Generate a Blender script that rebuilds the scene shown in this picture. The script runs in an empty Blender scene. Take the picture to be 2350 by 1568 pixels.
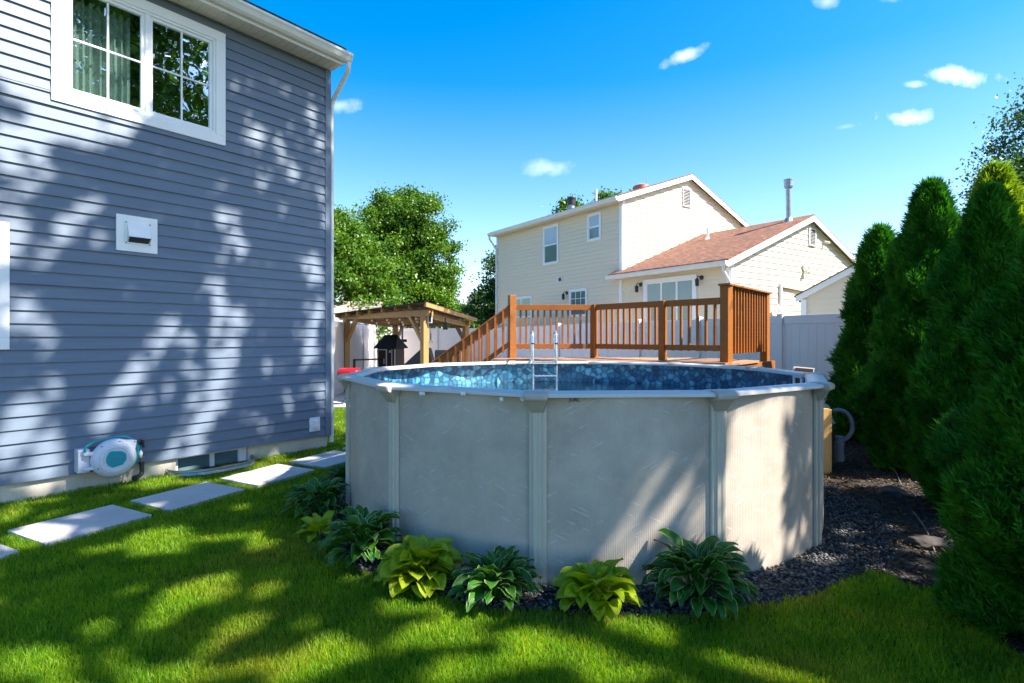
import bpy, bmesh, math, random
import numpy as np
from mathutils import Vector, Matrix
R_ = math.radians
random.seed(7); RNG = np.random.default_rng(11)
scene = bpy.context.scene
COL = scene.collection

# ------------------------------------------------------------------ camera
EYE = 1.62
FD = 1253.0; CX = 1174.5; CY = 774.0          # focal length / principal point in units of the 2349 px wide photo
cam_d = bpy.data.cameras.new("camera"); cam = bpy.data.objects.new("camera", cam_d); COL.objects.link(cam)
cam.location = (0, 0, EYE); cam.rotation_euler = (R_(90), 0, 0)
cam_d.sensor_width = 36; cam_d.lens = 36*FD/2349.0
cam_d.shift_y = -(783.9-CY)/2349.0
cam_d.clip_start = .05; cam_d.clip_end = 2000
scene.camera = cam
scene.render.resolution_x = 1024; scene.render.resolution_y = 683

# ------------------------------------------------------------------ light
SUN_EL = R_(49); SAZ = Vector((.95, -.31, 0)).normalized()
SUN = Vector((SAZ.x*math.cos(SUN_EL), SAZ.y*math.cos(SUN_EL), math.sin(SUN_EL)))
sd = bpy.data.lights.new("sun", 'SUN'); sd.energy = 4.9; sd.angle = R_(.45); sd.color = (1, .93, .82)
so = bpy.data.objects.new("sun", sd); COL.objects.link(so); so.location = (20, -5, 30)
so.rotation_euler = SUN.to_track_quat('Z', 'Y').to_euler()
world = bpy.data.worlds.new("World"); scene.world = world; world.use_nodes = True
wn = world.node_tree.nodes; wl = world.node_tree.links; wn.clear()
def wnode(t, **k):
    n = wn.new(t)
    for a, b in k.items(): setattr(n, a, b)
    return n
sky = wnode('ShaderNodeTexSky', sky_type='NISHITA', sun_disc=False, sun_elevation=SUN_EL,
            sun_rotation=math.atan2(SUN.x, SUN.y), air_density=1.0, dust_density=.8, ozone_density=2.5)
hs = wnode('ShaderNodeHueSaturation'); hs.inputs['Hue'].default_value = .497; hs.inputs['Saturation'].default_value = 1.5; hs.inputs['Value'].default_value = 1.0
wl.new(sky.outputs[0], hs.inputs['Color'])
tc = wnode('ShaderNodeTexCoord'); sp = wnode('ShaderNodeSeparateXYZ'); wl.new(tc.outputs['Generated'], sp.inputs[0])
def wmath(op, a, b=None, clamp=False):
    n = wnode('ShaderNodeMath', operation=op, use_clamp=clamp)
    for i, x in enumerate((a, b)):
        if x is None: continue
        if isinstance(x, (int, float)): n.inputs[i].default_value = x
        else: wl.new(x, n.inputs[i])
    return n.outputs[0]
# paler, hazier air towards the horizon
hm = wnode('ShaderNodeMapRange'); wl.new(sp.outputs['Z'], hm.inputs[0]); hm.inputs[1].default_value = .02; hm.inputs[2].default_value = .42; hm.inputs[3].default_value = .98; hm.inputs[4].default_value = 1.5
wl.new(hm.outputs[0], hs.inputs['Saturation'])
yc = wmath('MAXIMUM', sp.outputs['Y'], .05)
U = wmath('DIVIDE', sp.outputs['X'], yc); V = wmath('DIVIDE', sp.outputs['Z'], yc)
cb = wnode('ShaderNodeCombineXYZ'); wl.new(U, cb.inputs[0]); wl.new(V, cb.inputs[1])
nz = wnode('ShaderNodeTexNoise'); nz.inputs['Scale'].default_value = 22; nz.inputs['Detail'].default_value = 8; nz.inputs['Roughness'].default_value=.62
wl.new(cb.outputs[0], nz.inputs['Vector'])
nz2 = wnode('ShaderNodeTexNoise'); nz2.inputs['Scale'].default_value = 9; nz2.inputs['Detail'].default_value = 3
wl.new(cb.outputs[0], nz2.inputs['Vector'])
tot = None
# the small fair-weather clouds: direction, half sizes, tilt, strength
for (cx, cy, a, b, tilt, st) in [(1568,128,50,13,24,.7),(2205,176,74,20,-6,1.2),(2098,194,24,9,0,.7),(2085,272,62,21,0,1.1),
                                 (1258,386,50,22,4,.5),(775,243,44,18,0,.55),(1900,3,28,16,0,.5),(2045,0,22,10,0,.4),(1935,292,36,9,8,.3)]:
    u0 = (cx-CX)/FD; v0 = (CY-cy)/FD; c, s = math.cos(R_(tilt)), math.sin(R_(tilt))
    du = wmath('SUBTRACT', U, u0); dv = wmath('SUBTRACT', V, v0)
    p = wmath('DIVIDE', wmath('ADD', wmath('MULTIPLY', du, c), wmath('MULTIPLY', dv, s)), a/FD)
    q = wmath('DIVIDE', wmath('SUBTRACT', wmath('MULTIPLY', dv, c), wmath('MULTIPLY', du, s)), b/FD)
    d = wmath('SQRT', wmath('ADD', wmath('MULTIPLY', p, p), wmath('MULTIPLY', q, q)))
    m = wmath('MULTIPLY', wmath('SUBTRACT', 1.25, d, False), 1.0)
    m = wmath('ADD', m, wmath('MULTIPLY', wmath('SUBTRACT', nz.outputs[0], .52), 2.5))
    m = wmath('ADD', m, wmath('MULTIPLY', wmath('SUBTRACT', nz2.outputs[0], .5), 1.6))
    m = wmath('MULTIPLY', wmath('MULTIPLY', m, .50, True), st)
    m = wmath('MULTIPLY', m, wmath('MULTIPLY', wmath('SUBTRACT', 1.8, d), 2.2, True))
    tot = m if tot is None else wmath('MAXIMUM', tot, m)
tot = wmath('MULTIPLY', tot, wmath('GREATER_THAN', sp.outputs['Y'], .1))
mx = wnode('ShaderNodeMixRGB'); wl.new(wmath('MULTIPLY', tot, 1.0, True), mx.inputs['Fac'])
wl.new(hs.outputs[0], mx.inputs[1]); mx.inputs[2].default_value = (7.2, 7.3, 7.8, 1)
bg = wnode('ShaderNodeBackground'); bg.inputs['Strength'].default_value = .094
wl.new(mx.outputs[0], bg.inputs['Color'])
wo = wnode('ShaderNodeOutputWorld'); wl.new(bg.outputs[0], wo.inputs[0])
scene.view_settings.view_transform = 'Standard'; scene.view_settings.look = 'None'
scene.view_settings.exposure = 1.78; scene.view_settings.gamma = 1
scene.cycles.max_bounces = 8; scene.cycles.transparent_max_bounces = 12
scene.cycles.diffuse_bounces = 3; scene.cycles.sample_clamp_indirect = 6

# ------------------------------------------------------------------ helpers
def up(px, py, Y): return Vector(((px-CX)/FD*Y, Y, EYE-(py-CY)/FD*Y))
def gr(px, py):
    Y = EYE*FD/(py-CY); return Vector(((px-CX)/FD*Y, Y, 0))
def hit(px, py, p0, n):
    d = Vector(((px-CX)/FD, 1, (CY-py)/FD)); o = Vector((0, 0, EYE))
    t = (Vector(p0)-o).dot(n)/d.dot(n); return o+d*t

class MB:
    def __init__(s): s.v = []; s.f = []; s.uv = {}; s.sm = False
    def add(s, vs, fs):
        o = len(s.v); s.v += [tuple(x) for x in vs]
        s.f += [tuple(i+o for i in f) for f in fs]; return s
    def quad(s, *p): return s.add(p, [tuple(range(len(p)))])
    def hexa(s, p):   # 8 points: bottom 4, top 4
        return s.add(p, [(3,2,1,0),(4,5,6,7),(0,1,5,4),(1,2,6,5),(2,3,7,6),(3,0,4,7)])
    def box(s, c, sx, sy, sz, ax=(1,0,0), ay=None):  # c = centre of the base
        ax = Vector(ax).normalized(); az = Vector((0,0,1))
        ay = az.cross(ax) if ay is None else Vector(ay)
        c = Vector(c); P = []
        for z in (0, sz):
            for a, b in ((-1,-1),(1,-1),(1,1),(-1,1)): P.append(c+ax*a*sx/2+ay*b*sy/2+az*z)
        return s.hexa(P)
    def bar(s, a, b, w, h, upv=(0,0,1)):       # bar from a to b, w across, h along up
        a, b = Vector(a), Vector(b); d = (b-a).normalized(); side = d.cross(Vector(upv)).normalized(); u = side.cross(d)
        P = []
        for q in (a, b): P.append([q-side*w/2-u*h/2, q+side*w/2-u*h/2, q+side*w/2+u*h/2, q-side*w/2+u*h/2])
        return s.hexa(P[0]+P[1])
    def vbar(s, a, b, w, h):                   # sloping bar with plumb-cut ends
        a, b = Vector(a), Vector(b); d = b-a; d.z = 0; d.normalize(); side = Vector((d.y,-d.x,0)); P=[]
        for q in (a, b): P.append([q-side*w/2-Vector((0,0,h/2)), q+side*w/2-Vector((0,0,h/2)), q+side*w/2+Vector((0,0,h/2)), q-side*w/2+Vector((0,0,h/2))])
        return s.hexa(P[0]+P[1])
    def prism(s, poly, z0, z1):
        n = len(poly); P = [(x, y, z0) for x, y in poly]+[(x, y, z1) for x, y in poly]
        F = [tuple(range(n-1,-1,-1)), tuple(range(n, 2*n))]+[(i,(i+1)%n,n+(i+1)%n,n+i) for i in range(n)]
        return s.add(P, F)
    def extr(s, poly, vec):                    # polygon of 3D points extruded along vec
        n = len(poly); vec = Vector(vec); P = [Vector(p) for p in poly]; P += [p+vec for p in P]
        F = [tuple(range(n-1,-1,-1)), tuple(range(n, 2*n))]+[(i,(i+1)%n,n+(i+1)%n,n+i) for i in range(n)]
        return s.add(P, F)
    def tube(s, pts, r, n=10, cap=True):
        pts = [Vector(p) for p in pts]; rs = r if isinstance(r, (list, tuple)) else [r]*len(pts)
        t0 = (pts[1]-pts[0]).normalized(); ref = Vector((0,0,1)) if abs(t0.z) < .9 else Vector((1,0,0))
        x = t0.cross(ref).normalized(); P = []
        for i, p in enumerate(pts):
            t = (pts[min(i+1,len(pts)-1)]-pts[max(i-1,0)]).normalized()
            x = (x-t*x.dot(t)).normalized(); y = t.cross(x)
            P += [p+(x*math.cos(2*math.pi*k/n)+y*math.sin(2*math.pi*k/n))*rs[i] for k in range(n)]
        F = [(i*n+k, i*n+(k+1)%n, (i+1)*n+(k+1)%n, (i+1)*n+k) for i in range(len(pts)-1) for k in range(n)]
        if cap: F += [tuple(range(n-1,-1,-1)), tuple((len(pts)-1)*n+k for k in range(n))]
        s.sm = True
        return s.add(P, F)
    def lathe(s, prof, c, n=24, axis=(0,0,1), xa=None, sq=1):   # profile (radius, height)
        c = Vector(c); az = Vector(axis).normalized()
        xa = Vector(xa).normalized() if xa else (Vector((1,0,0)) if abs(az.x) < .9 else Vector((0,1,0)))
        xa = (xa-az*xa.dot(az)).normalized(); ya = az.cross(xa); P = []
        for r, h in prof: P += [c+az*h+(xa*math.cos(2*math.pi*k/n)+ya*sq*math.sin(2*math.pi*k/n))*r for k in range(n)]
        F = [(i*n+k, i*n+(k+1)%n, (i+1)*n+(k+1)%n, (i+1)*n+k) for i in range(len(prof)-1) for k in range(n)]
        F += [tuple(range(n-1,-1,-1)), tuple((len(prof)-1)*n+k for k in range(n))]
        s.sm = True
        return s.add(P, F)
    def build(s, name, m, parent=None, smooth=None, bevel=0, uvf=None):
        me = bpy.data.meshes.new(name); me.from_pydata([tuple(v) for v in s.v], [], s.f)
        me.materials.append(m)
        bm = bmesh.new(); bm.from_mesh(me); bmesh.ops.recalc_face_normals(bm, faces=bm.faces); bm.to_mesh(me); bm.free()
        sm = s.sm if smooth is None else smooth
        if sm:
            me.polygons.foreach_set('use_smooth', [True]*len(me.polygons))
            me.set_sharp_from_angle(angle=R_(38))
        if uvf:
            uv = me.uv_layers.new(name='uv')
            for l in me.loops: uv.data[l.index].uv = uvf(me.vertices[l.vertex_index].co)
        o = bpy.data.objects.new(name, me); COL.objects.link(o)
        if parent is not None: o.parent = parent; o.matrix_parent_inverse = parent_inv(parent)
        if bevel:
            b = o.modifiers.new('bevel', 'BEVEL'); b.width = bevel; b.segments = 2; b.limit_method = 'ANGLE'; b.angle_limit = R_(40)
        return o
def parent_inv(p):
    m = Matrix.Identity(4); q = p
    ch = []
    while q is not None: ch.append(q); q = q.parent
    for q in reversed(ch): m = m @ (q.matrix_parent_inverse if q.parent else Matrix.Identity(4)) @ q.matrix_basis
    return m.inverted()
def tag(o, label=None, cat=None, group=None, kind=None):
    if label: o['label'] = label
    if cat: o['category'] = cat
    if group: o['group'] = group
    if kind: o['kind'] = kind
    return o
def thing(name, loc, label, cat, group=None):
    o = bpy.data.objects.new(name, None); COL.objects.link(o); o.location = loc
    o.empty_display_size = .1
    return tag(o, label, cat, group)

def npmesh(name, V_, F_, m, rnd=None, uv=None, smooth=False, parent=None):
    V_ = np.asarray(V_, np.float32); F_ = np.asarray(F_, np.int32); k = F_.shape[1]
    me = bpy.data.meshes.new(name); me.vertices.add(len(V_)); me.vertices.foreach_set('co', V_.ravel())
    me.loops.add(F_.size); me.loops.foreach_set('vertex_index', F_.ravel())
    me.polygons.add(len(F_)); me.polygons.foreach_set('loop_start', np.arange(0, F_.size, k, dtype=np.int32))
    if smooth: me.polygons.foreach_set('use_smooth', np.ones(len(F_), bool))
    if rnd is not None:
        a = me.attributes.new('rnd', 'FLOAT', 'FACE'); a.data.foreach_set('value', np.asarray(rnd, np.float32))
    if uv is not None:
        u = me.uv_layers.new(name='uv'); u.data.foreach_set('uv', np.asarray(uv, np.float32)[F_.ravel()].ravel())
    me.update(calc_edges=True); me.materials.append(m)
    o = bpy.data.objects.new(name, me); COL.objects.link(o)
    if parent is not None: o.parent = parent; o.matrix_parent_inverse = parent_inv(parent)
    return o

# ------------------------------------------------------------------ materials
class NT:
    def __init__(s, name):
        s.m = bpy.data.materials.new(name); s.m.use_nodes = True; s.t = s.m.node_tree; s.t.nodes.clear()
        s.out = s.n('ShaderNodeOutputMaterial')
    def n(s, t, **k):
        x = s.t.nodes.new(t)
        for a, b in k.items(): setattr(x, a, b)
        return x
    def l(s, a, b): s.t.links.new(a, b)
    def set(s, inp, v):
        if hasattr(v, 'is_output') or isinstance(v, bpy.types.NodeSocket): s.l(v, inp)
        elif isinstance(v, (tuple, list)): inp.default_value = (*v, 1) if len(v) == 3 and inp.type == 'RGBA' else v
        else: inp.default_value = v
    def bsdf(s, color, rough=.6, metal=0, spec=.5, **kw):
        b = s.n('ShaderNodeBsdfPrincipled'); s.set(b.inputs['Base Color'], color); s.set(b.inputs['Roughness'], rough)
        s.set(b.inputs['Metallic'], metal); s.set(b.inputs['Specular IOR Level'], spec)
        for k, v in kw.items(): s.set(b.inputs[k], v)
        s.b = b; s.l(b.outputs[0], s.out.inputs[0]); return b
    def coord(s, kind='Object', scale=(1,1,1), rot=(0,0,0)):
        t = s.n('ShaderNodeTexCoord'); mp = s.n('ShaderNodeMapping'); s.l(t.outputs[kind], mp.inputs[0])
        mp.inputs['Scale'].default_value = scale; mp.inputs['Rotation'].default_value = rot; return mp.outputs[0]
    def noise(s, vec, scale=5, detail=4, rough=.55, dist=0):
        n = s.n('ShaderNodeTexNoise'); s.l(vec, n.inputs['Vector']); n.inputs['Scale'].default_value = scale
        n.inputs['Detail'].default_value = detail; n.inputs['Roughness'].default_value = rough; n.inputs['Distortion'].default_value = dist
        return n.outputs[0]
    def ramp(s, fac, stops, interp='LINEAR'):
        r = s.n('ShaderNodeValToRGB'); s.l(fac, r.inputs[0]); r.color_ramp.interpolation = interp
        while len(r.color_ramp.elements) < len(stops): r.color_ramp.elements.new(.5)
        for e, (p, c) in zip(r.color_ramp.elements, stops):
            e.position = p; e.color = (*c, 1) if len(c) == 3 else c
        return r.outputs[0]
    def mix(s, fac, a, b, mode='MIX'):
        r = s.n('ShaderNodeMixRGB', blend_type=mode); s.set(r.inputs[0], fac); s.set(r.inputs[1], a); s.set(r.inputs[2], b); return r.outputs[0]
    def math(s, op, a, b=0, clamp=False):
        r = s.n('ShaderNodeMath', operation=op, use_clamp=clamp); s.set(r.inputs[0], a); s.set(r.inputs[1], b); return r.outputs[0]
    def bump(s, h, strength=.3, dist=.01):
        b = s.n('ShaderNodeBump'); s.l(h, b.inputs['Height']); b.inputs['Strength'].default_value = strength
        b.inputs['Distance'].default_value = dist; s.l(b.outputs[0], s.b.inputs['Normal'])
def g3(v): return (v, v, v)
def sc(c, k): return tuple(min(1, x*k) for x in c)
def plain(name, c, rough=.5, var=.12, scale=6, metal=0, spec=.5, bump=.05, bscale=60, **kw):
    t = NT(name); v = t.coord(); n = t.noise(v, scale, 5)
    n2 = t.noise(v, bscale, 3)
    f = t.mix(.35, n, n2)
    col = t.ramp(f, [(.3, sc(c, 1-var)), (.7, sc(c, 1+var))])
    rr = t.ramp(n2, [(.3, g3(max(.02, rough-.06))), (.7, g3(min(1, rough+.08)))])
    t.bsdf(col, rr, metal, spec, **kw)
    if bump: t.bump(n2, bump, .004)
    return t.m
def wood(name, c1, c2, rough=.5, scale=3, axis=0):
    t = NT(name); sv = [scale*7]*3; sv[axis] = scale*.5
    v = t.coord('Object', tuple(sv)); n = t.noise(v, 2.2, 6, .6, 1.2)
    w = t.noise(t.coord('Object', (1.3,1.3,1.3)), 2, 2)
    col = t.mix(t.math('MULTIPLY', w, .5), t.ramp(n, [(.32, c1), (.62, c2)]), sc(c1, .75))
    t.bsdf(col, .48, 0, .4); t.bump(n, .25, .003)
    return t.m
def leafmat(name, dark, mid, light, trans=.35, rough=.45, nscale=1.2, spec=.35):
    t = NT(name); a = t.n('ShaderNodeAttribute', attribute_name='rnd')
    n = t.noise(t.coord('Object'), nscale, 3)
    f = t.math('ADD', t.math('MULTIPLY', a.outputs['Fac'], .62), t.math('MULTIPLY', n, .4))
    col = t.ramp(f, [(.15, dark), (.5, mid), (.9, light)])
    b = t.bsdf(col, rough, 0, spec)
    tr = t.n('ShaderNodeBsdfTranslucent'); t.l(t.mix(1, col, (1.15, 1.25, .55), 'MULTIPLY'), tr.inputs[0])
    mx = t.n('ShaderNodeMixShader'); mx.inputs[0].default_value = trans
    t.l(b.outputs[0], mx.inputs[1]); t.l(tr.outputs[0], mx.inputs[2]); t.l(mx.outputs[0], t.out.inputs[0])
    return t.m
def glassmat(name, tint=(.62,.85,.85), k=1.0):
    t = NT(name); fr = t.n('ShaderNodeFresnel'); fr.inputs[0].default_value = 1.75
    gl = t.n('ShaderNodeBsdfGlossy'); gl.inputs['Roughness'].default_value = .012; gl.inputs[0].default_value = (.85,.95,1,1)
    n = t.noise(t.coord(), 2.2, 2); bp = t.n('ShaderNodeBump'); bp.inputs['Strength'].default_value = .12; bp.inputs['Distance'].default_value = .03
    t.l(n, bp.inputs['Height']); t.l(bp.outputs[0], gl.inputs['Normal'])
    tr = t.n('ShaderNodeBsdfTransparent'); tr.inputs[0].default_value = (*tint, 1)
    mx = t.n('ShaderNodeMixShader'); t.l(t.math('ADD', t.math('MULTIPLY', fr.outputs[0], k), .40, True), mx.inputs[0])
    t.l(tr.outputs[0], mx.inputs[1]); t.l(gl.outputs[0], mx.inputs[2]); t.l(mx.outputs[0], t.out.inputs[0]); return t.m

M = {}
def sidingmat(name, c, var=.08):
    t = NT(name); v = t.coord('Object', (1,1,14)); n = t.noise(v, 1.4, 4); n2 = t.noise(t.coord('Object', (4,4,60)), 12, 3)
    d = t.noise(t.coord('Object'), .6, 3)
    col = t.mix(t.math('MULTIPLY', d, .35), t.ramp(n, [(.3, sc(c, 1-var)), (.7, sc(c, 1+var))]), sc(c, .86))
    t.bsdf(col, t.ramp(n2, [(.3, g3(.48)), (.7, g3(.62))]), 0, .35); t.bump(n2, .12, .002); return t.m
M['blue_siding'] = sidingmat('blue_grey_vinyl', (.132,.172,.235))
M['cream_siding'] = plain('cream_vinyl', (.70,.61,.47), .6, .03, .4, bump=0)
M['white'] = plain('white_vinyl', (.78,.78,.79), .42, .04, 3, bump=.02)
M['white_metal'] = plain('white_painted_metal', (.70,.69,.66), .35, .07, 4, bump=.03)
M['soffit'] = plain('cream_soffit', (.70,.66,.56), .5, .06, 4)
M['concrete'] = plain('foundation_concrete', (.50,.45,.38), .85, .22, 3, bump=.5, bscale=45)
M['paver'] = plain('paving_stone', (.47,.45,.44), .8, .17, 2.6, bump=.25, bscale=80)
M['patio'] = plain('patio_concrete', (.50,.47,.43), .85, .12, 2, bump=.2)
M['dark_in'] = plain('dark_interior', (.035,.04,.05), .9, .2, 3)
M['curtain'] = plain('curtain_cloth', (.62,.60,.55), .9, .05, 5)
M['glass'] = glassmat('window_glass')
M['cglass'] = plain('dark_window_glass', (.10,.17,.19), .06, .12, 1.5, spec=1.0, bump=0)
M['blind'] = plain('green_window_blind', (.34,.44,.34), .35, .06, 3, spec=.8)
M['galv'] = plain('galvanised_steel', (.34,.37,.40), .38, .18, 5, metal=.75)
M['deckwood'] = wood('stained_deck_wood', (.24,.075,.010), (.36,.125,.02))
M['deckfloor'] = wood('worn_deck_boards', (.36,.17,.085), (.48,.27,.16))
M['pergwood'] = wood('cedar_pergola_wood', (.36,.19,.06), (.50,.285,.10))
M['rawwood'] = wood('raw_pine', (.62,.36,.12), (.74,.47,.19), axis=2)
M['darkwood'] = wood('dark_brown_wood', (.05,.028,.018), (.10,.055,.035))
M['blackmetal'] = plain('black_metal', (.02,.02,.022), .4, .2, 8)
M['red'] = plain('red_enamel', (.30,.008,.01), .18, .08, 6, spec=.7, bump=0)
M['chrome'] = plain('ladder_metal', (.72,.74,.76), .22, .05, 8, metal=.85, bump=0)
M['pvcgrey'] = plain('grey_hose', (.16,.20,.23), .5, .12, 8)
M['teal'] = plain('teal_plastic', (.0,.30,.34), .35, .06, 6, bump=.02)
M['hosegrey'] = plain('light_grey_plastic', (.60,.61,.68), .42, .05, 5, bump=.03)
M['blackplastic'] = plain('black_plastic', (.02,.025,.03), .4, .15, 8)
M['brass'] = plain('copper_handle', (.55,.24,.12), .35, .15, 20, metal=.8)
M['redink'] = plain('red_lettering', (.30,.10,.22), .5, .05)
M['ink'] = plain('black_lettering', (.03,.028,.02), .6, .1)
M['bulb'] = plain('clear_bulb', (.75,.72,.62), .12, .05, spec=.9, bump=0)
M['copper'] = plain('copper_roof_vent', (.42,.17,.11), .5, .15)
M['rock'] = plain('brown_rock', (.055,.045,.038), .9, .35, 6, bump=.8, bscale=18)
M['bark'] = plain('tree_bark', (.13,.10,.075), .95, .35, 9, bump=.8, bscale=25)
M['deadleaf'] = plain('dry_leaf', (.42,.20,.08), .8, .2, 30)
# vinyl fence
M['fence'] = plain('white_vinyl_fence', (.72,.66,.66), .5, .05, 1.5, bump=.02)
# shingles
def shingle(name, c1, c2, c3, mapping='Generated'):
    t = NT(name); u = t.n('ShaderNodeUVMap'); br = t.n('ShaderNodeTexBrick')
    t.l(u.outputs[0], br.inputs['Vector']); br.inputs['Scale'].default_value = 1
    br.inputs['Brick Width'].default_value = .30; br.inputs['Row Height'].default_value = .14; br.inputs['Mortar Size'].default_value = .006
    br.inputs['Color1'].default_value = (*c1,1); br.inputs['Color2'].default_value = (*c2,1); br.inputs['Mortar'].default_value = (*sc(c3,.5),1)
    mp = t.n('ShaderNodeMapping'); t.l(u.outputs[0], mp.inputs[0]); mp.inputs['Scale'].default_value = (4, 14, 1)
    n = t.noise(mp.outputs[0], 1.2, 4); col = t.mix(t.ramp(n, [(.40, g3(0)), (.56, g3(.95))]), br.outputs[0], c3)
    t.bsdf(col, .9, 0, .2); t.bump(n, .5, .01); return t.m
M['shingle_red'] = shingle('red_asphalt_shingles', (.23,.095,.05), (.35,.16,.09), (.10,.06,.055))
M['shingle_tan'] = shingle('tan_asphalt_shingles', (.36,.30,.25), (.44,.37,.30), (.28,.24,.21))
M['shingle_dark'] = shingle('dark_asphalt_shingles', (.045,.045,.05), (.07,.07,.075), (.03,.03,.035))
# pool wall: taupe with faint chevron scratches and fine vertical ribs
def poolwall():
    t = NT('pool_wall_vinyl'); u = t.n('ShaderNodeUVMap')
    def mp(scale, rot):
        r = t.n('ShaderNodeMapping'); r.vector_type='POINT'; rr = t.n('ShaderNodeMapping'); t.l(u.outputs[0], rr.inputs[0]); rr.inputs['Rotation'].default_value = (0,0,rot)
        t.l(rr.outputs[0], r.inputs[0]); r.inputs['Scale'].default_value = scale; return r.outputs[0]
    cloud = t.noise(mp((1,1,1), 0), 2.6, 6, .66)
    base = t.ramp(cloud, [(.3, (.36,.31,.26)), (.7, (.52,.45,.375))])
    st = None
    for a, off in ((R_(22), 0), (R_(-28), 5.3)):
        v = t.noise(mp((4.2, 62, 1), a), 1.0, 1.5, .4); s1 = t.ramp(v, [(.665, g3(0)), (.71, g3(1))])
        br = t.noise(mp((9, 9, 1), a+1), 1, 1); s1 = t.mix(1, s1, t.ramp(br, [(.45, g3(0)), (.56, g3(1))]), 'MULTIPLY')
        st = s1 if st is None else t.mix(1, st, s1, 'LIGHTEN')
    col = t.mix(t.math('MULTIPLY', st, .5), base, (.66,.66,.66))
    wv = t.n('ShaderNodeTexWave'); t.l(mp((1,1,1),0), wv.inputs[0]); wv.inputs['Scale'].default_value = 22
    t.bsdf(col, .5, 0, .35); t.bump(wv.outputs[1], .4, .002); return t.m
M['poolwall'] = poolwall()
M['pooltrim'] = plain('pool_rail_resin', (.52,.50,.485), .38, .05, 3, bump=.03)
M['poolpost'] = plain('pool_post_resin', (.50,.45,.37), .45, .06, 3, bump=.03)
M['poolcap'] = plain('pool_cap_resin', (.40,.35,.30), .42, .08, 4, bump=.08)
def liner():
    t = NT('pebble_liner'); u = t.n('ShaderNodeUVMap'); nn = t.n('ShaderNodeTexNoise'); t.l(u.outputs[0], nn.inputs['Vector']); nn.inputs['Scale'].default_value = 7
    mp = t.mix(.055, u.outputs[0], nn.outputs['Color'], 'ADD')
    v1 = t.n('ShaderNodeTexVoronoi', feature='DISTANCE_TO_EDGE'); v2 = t.n('ShaderNodeTexVoronoi', feature='F1')
    for v in (v1, v2): t.l(mp, v.inputs['Vector']); v.inputs['Scale'].default_value = 12.5; v.inputs['Randomness'].default_value = .9
    edge = t.ramp(v1.outputs['Distance'], [(.0, g3(0)), (.06, g3(.55)), (.32, g3(1))])
    sep = t.n('ShaderNodeSeparateColor'); t.l(v2.outputs['Color'], sep.inputs[0])
    n = t.noise(u.outputs[0], 38, 4)
    st = t.ramp(t.math('ADD', t.math('MULTIPLY', sep.outputs[0], .7), t.math('MULTIPLY', n, .4)), [(.2, (.005,.062,.13)), (.55, (.013,.14,.24)), (.95, (.14,.42,.52))])
    col = t.mix(edge, (.004,.02,.06), st)
    t.bsdf(col, .45, 0, .4); t.bump(edge, .35, .01); return t.m
M['liner'] = liner()
def watermat():
    t = NT('pool_water'); b = t.bsdf((.55,.85,.92), .02, 0, .5, IOR=1.33)
    fr = t.n('ShaderNodeFresnel'); fr.inputs[0].default_value = 1.33
    gl = t.n('ShaderNodeBsdfGlossy'); gl.inputs['Roughness'].default_value = .02
    tr = t.n('ShaderNodeBsdfTransparent'); tr.inputs[0].default_value = (.42,.80,.90,1)
    n = t.noise(t.coord('Object', (1,1,1)), 9, 3); bp = t.n('ShaderNodeBump'); bp.inputs['Strength'].default_value = .25; bp.inputs['Distance'].default_value = .02
    t.l(n, bp.inputs['Height']); t.l(bp.outputs[0], gl.inputs['Normal']); t.l(bp.outputs[0], fr.inputs['Normal'])
    mx = t.n('ShaderNodeMixShader'); t.l(fr.outputs[0], mx.inputs[0]); t.l(tr.outputs[0], mx.inputs[1]); t.l(gl.outputs[0], mx.inputs[2]); t.l(mx.outputs[0], t.out.inputs[0])
    t.t.nodes.remove(b); return t.m
M['water'] = watermat()
# ground
def groundmat():
    t = NT('lawn_soil'); v = t.coord(); n = t.noise(v, 1.1, 4); n2 = t.noise(v, 40, 4)
    col = t.mix(t.ramp(n2, [(.35, g3(0)), (.65, g3(1))]), (.022,.038,.005), (.06,.075,.012))
    col = t.mix(t.ramp(n, [(.55, g3(0)), (.75, g3(.5))]), col, (.12,.09,.035))
    t.bsdf(col, .95, 0, .1); t.bump(n2, .8, .02); return t.m
M['ground'] = groundmat()
M['bedsoil'] = plain('dark_bed_soil', (.028,.024,.02), .95, .4, 8, bump=.8, bscale=60)
def rndmat(name, stops, rough=.85, spec=.3, metal=0):
    t = NT(name); a = t.n('ShaderNodeAttribute', attribute_name='rnd'); n = t.noise(t.coord(), 60, 3)
    col = t.ramp(t.math('ADD', t.math('MULTIPLY', a.outputs['Fac'], .8), t.math('MULTIPLY', n, .2)), stops)
    t.bsdf(col, rough, metal, spec); return t.m
M['gravel'] = rndmat('grey_slate_gravel', [(.1, (.03,.035,.04)), (.55, (.07,.077,.085)), (.95, (.20,.19,.175))], .7)
M['mulch'] = rndmat('bark_mulch', [(.1, (.018,.012,.007)), (.6, (.05,.032,.017)), (.95, (.19,.13,.075))], .9)
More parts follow.
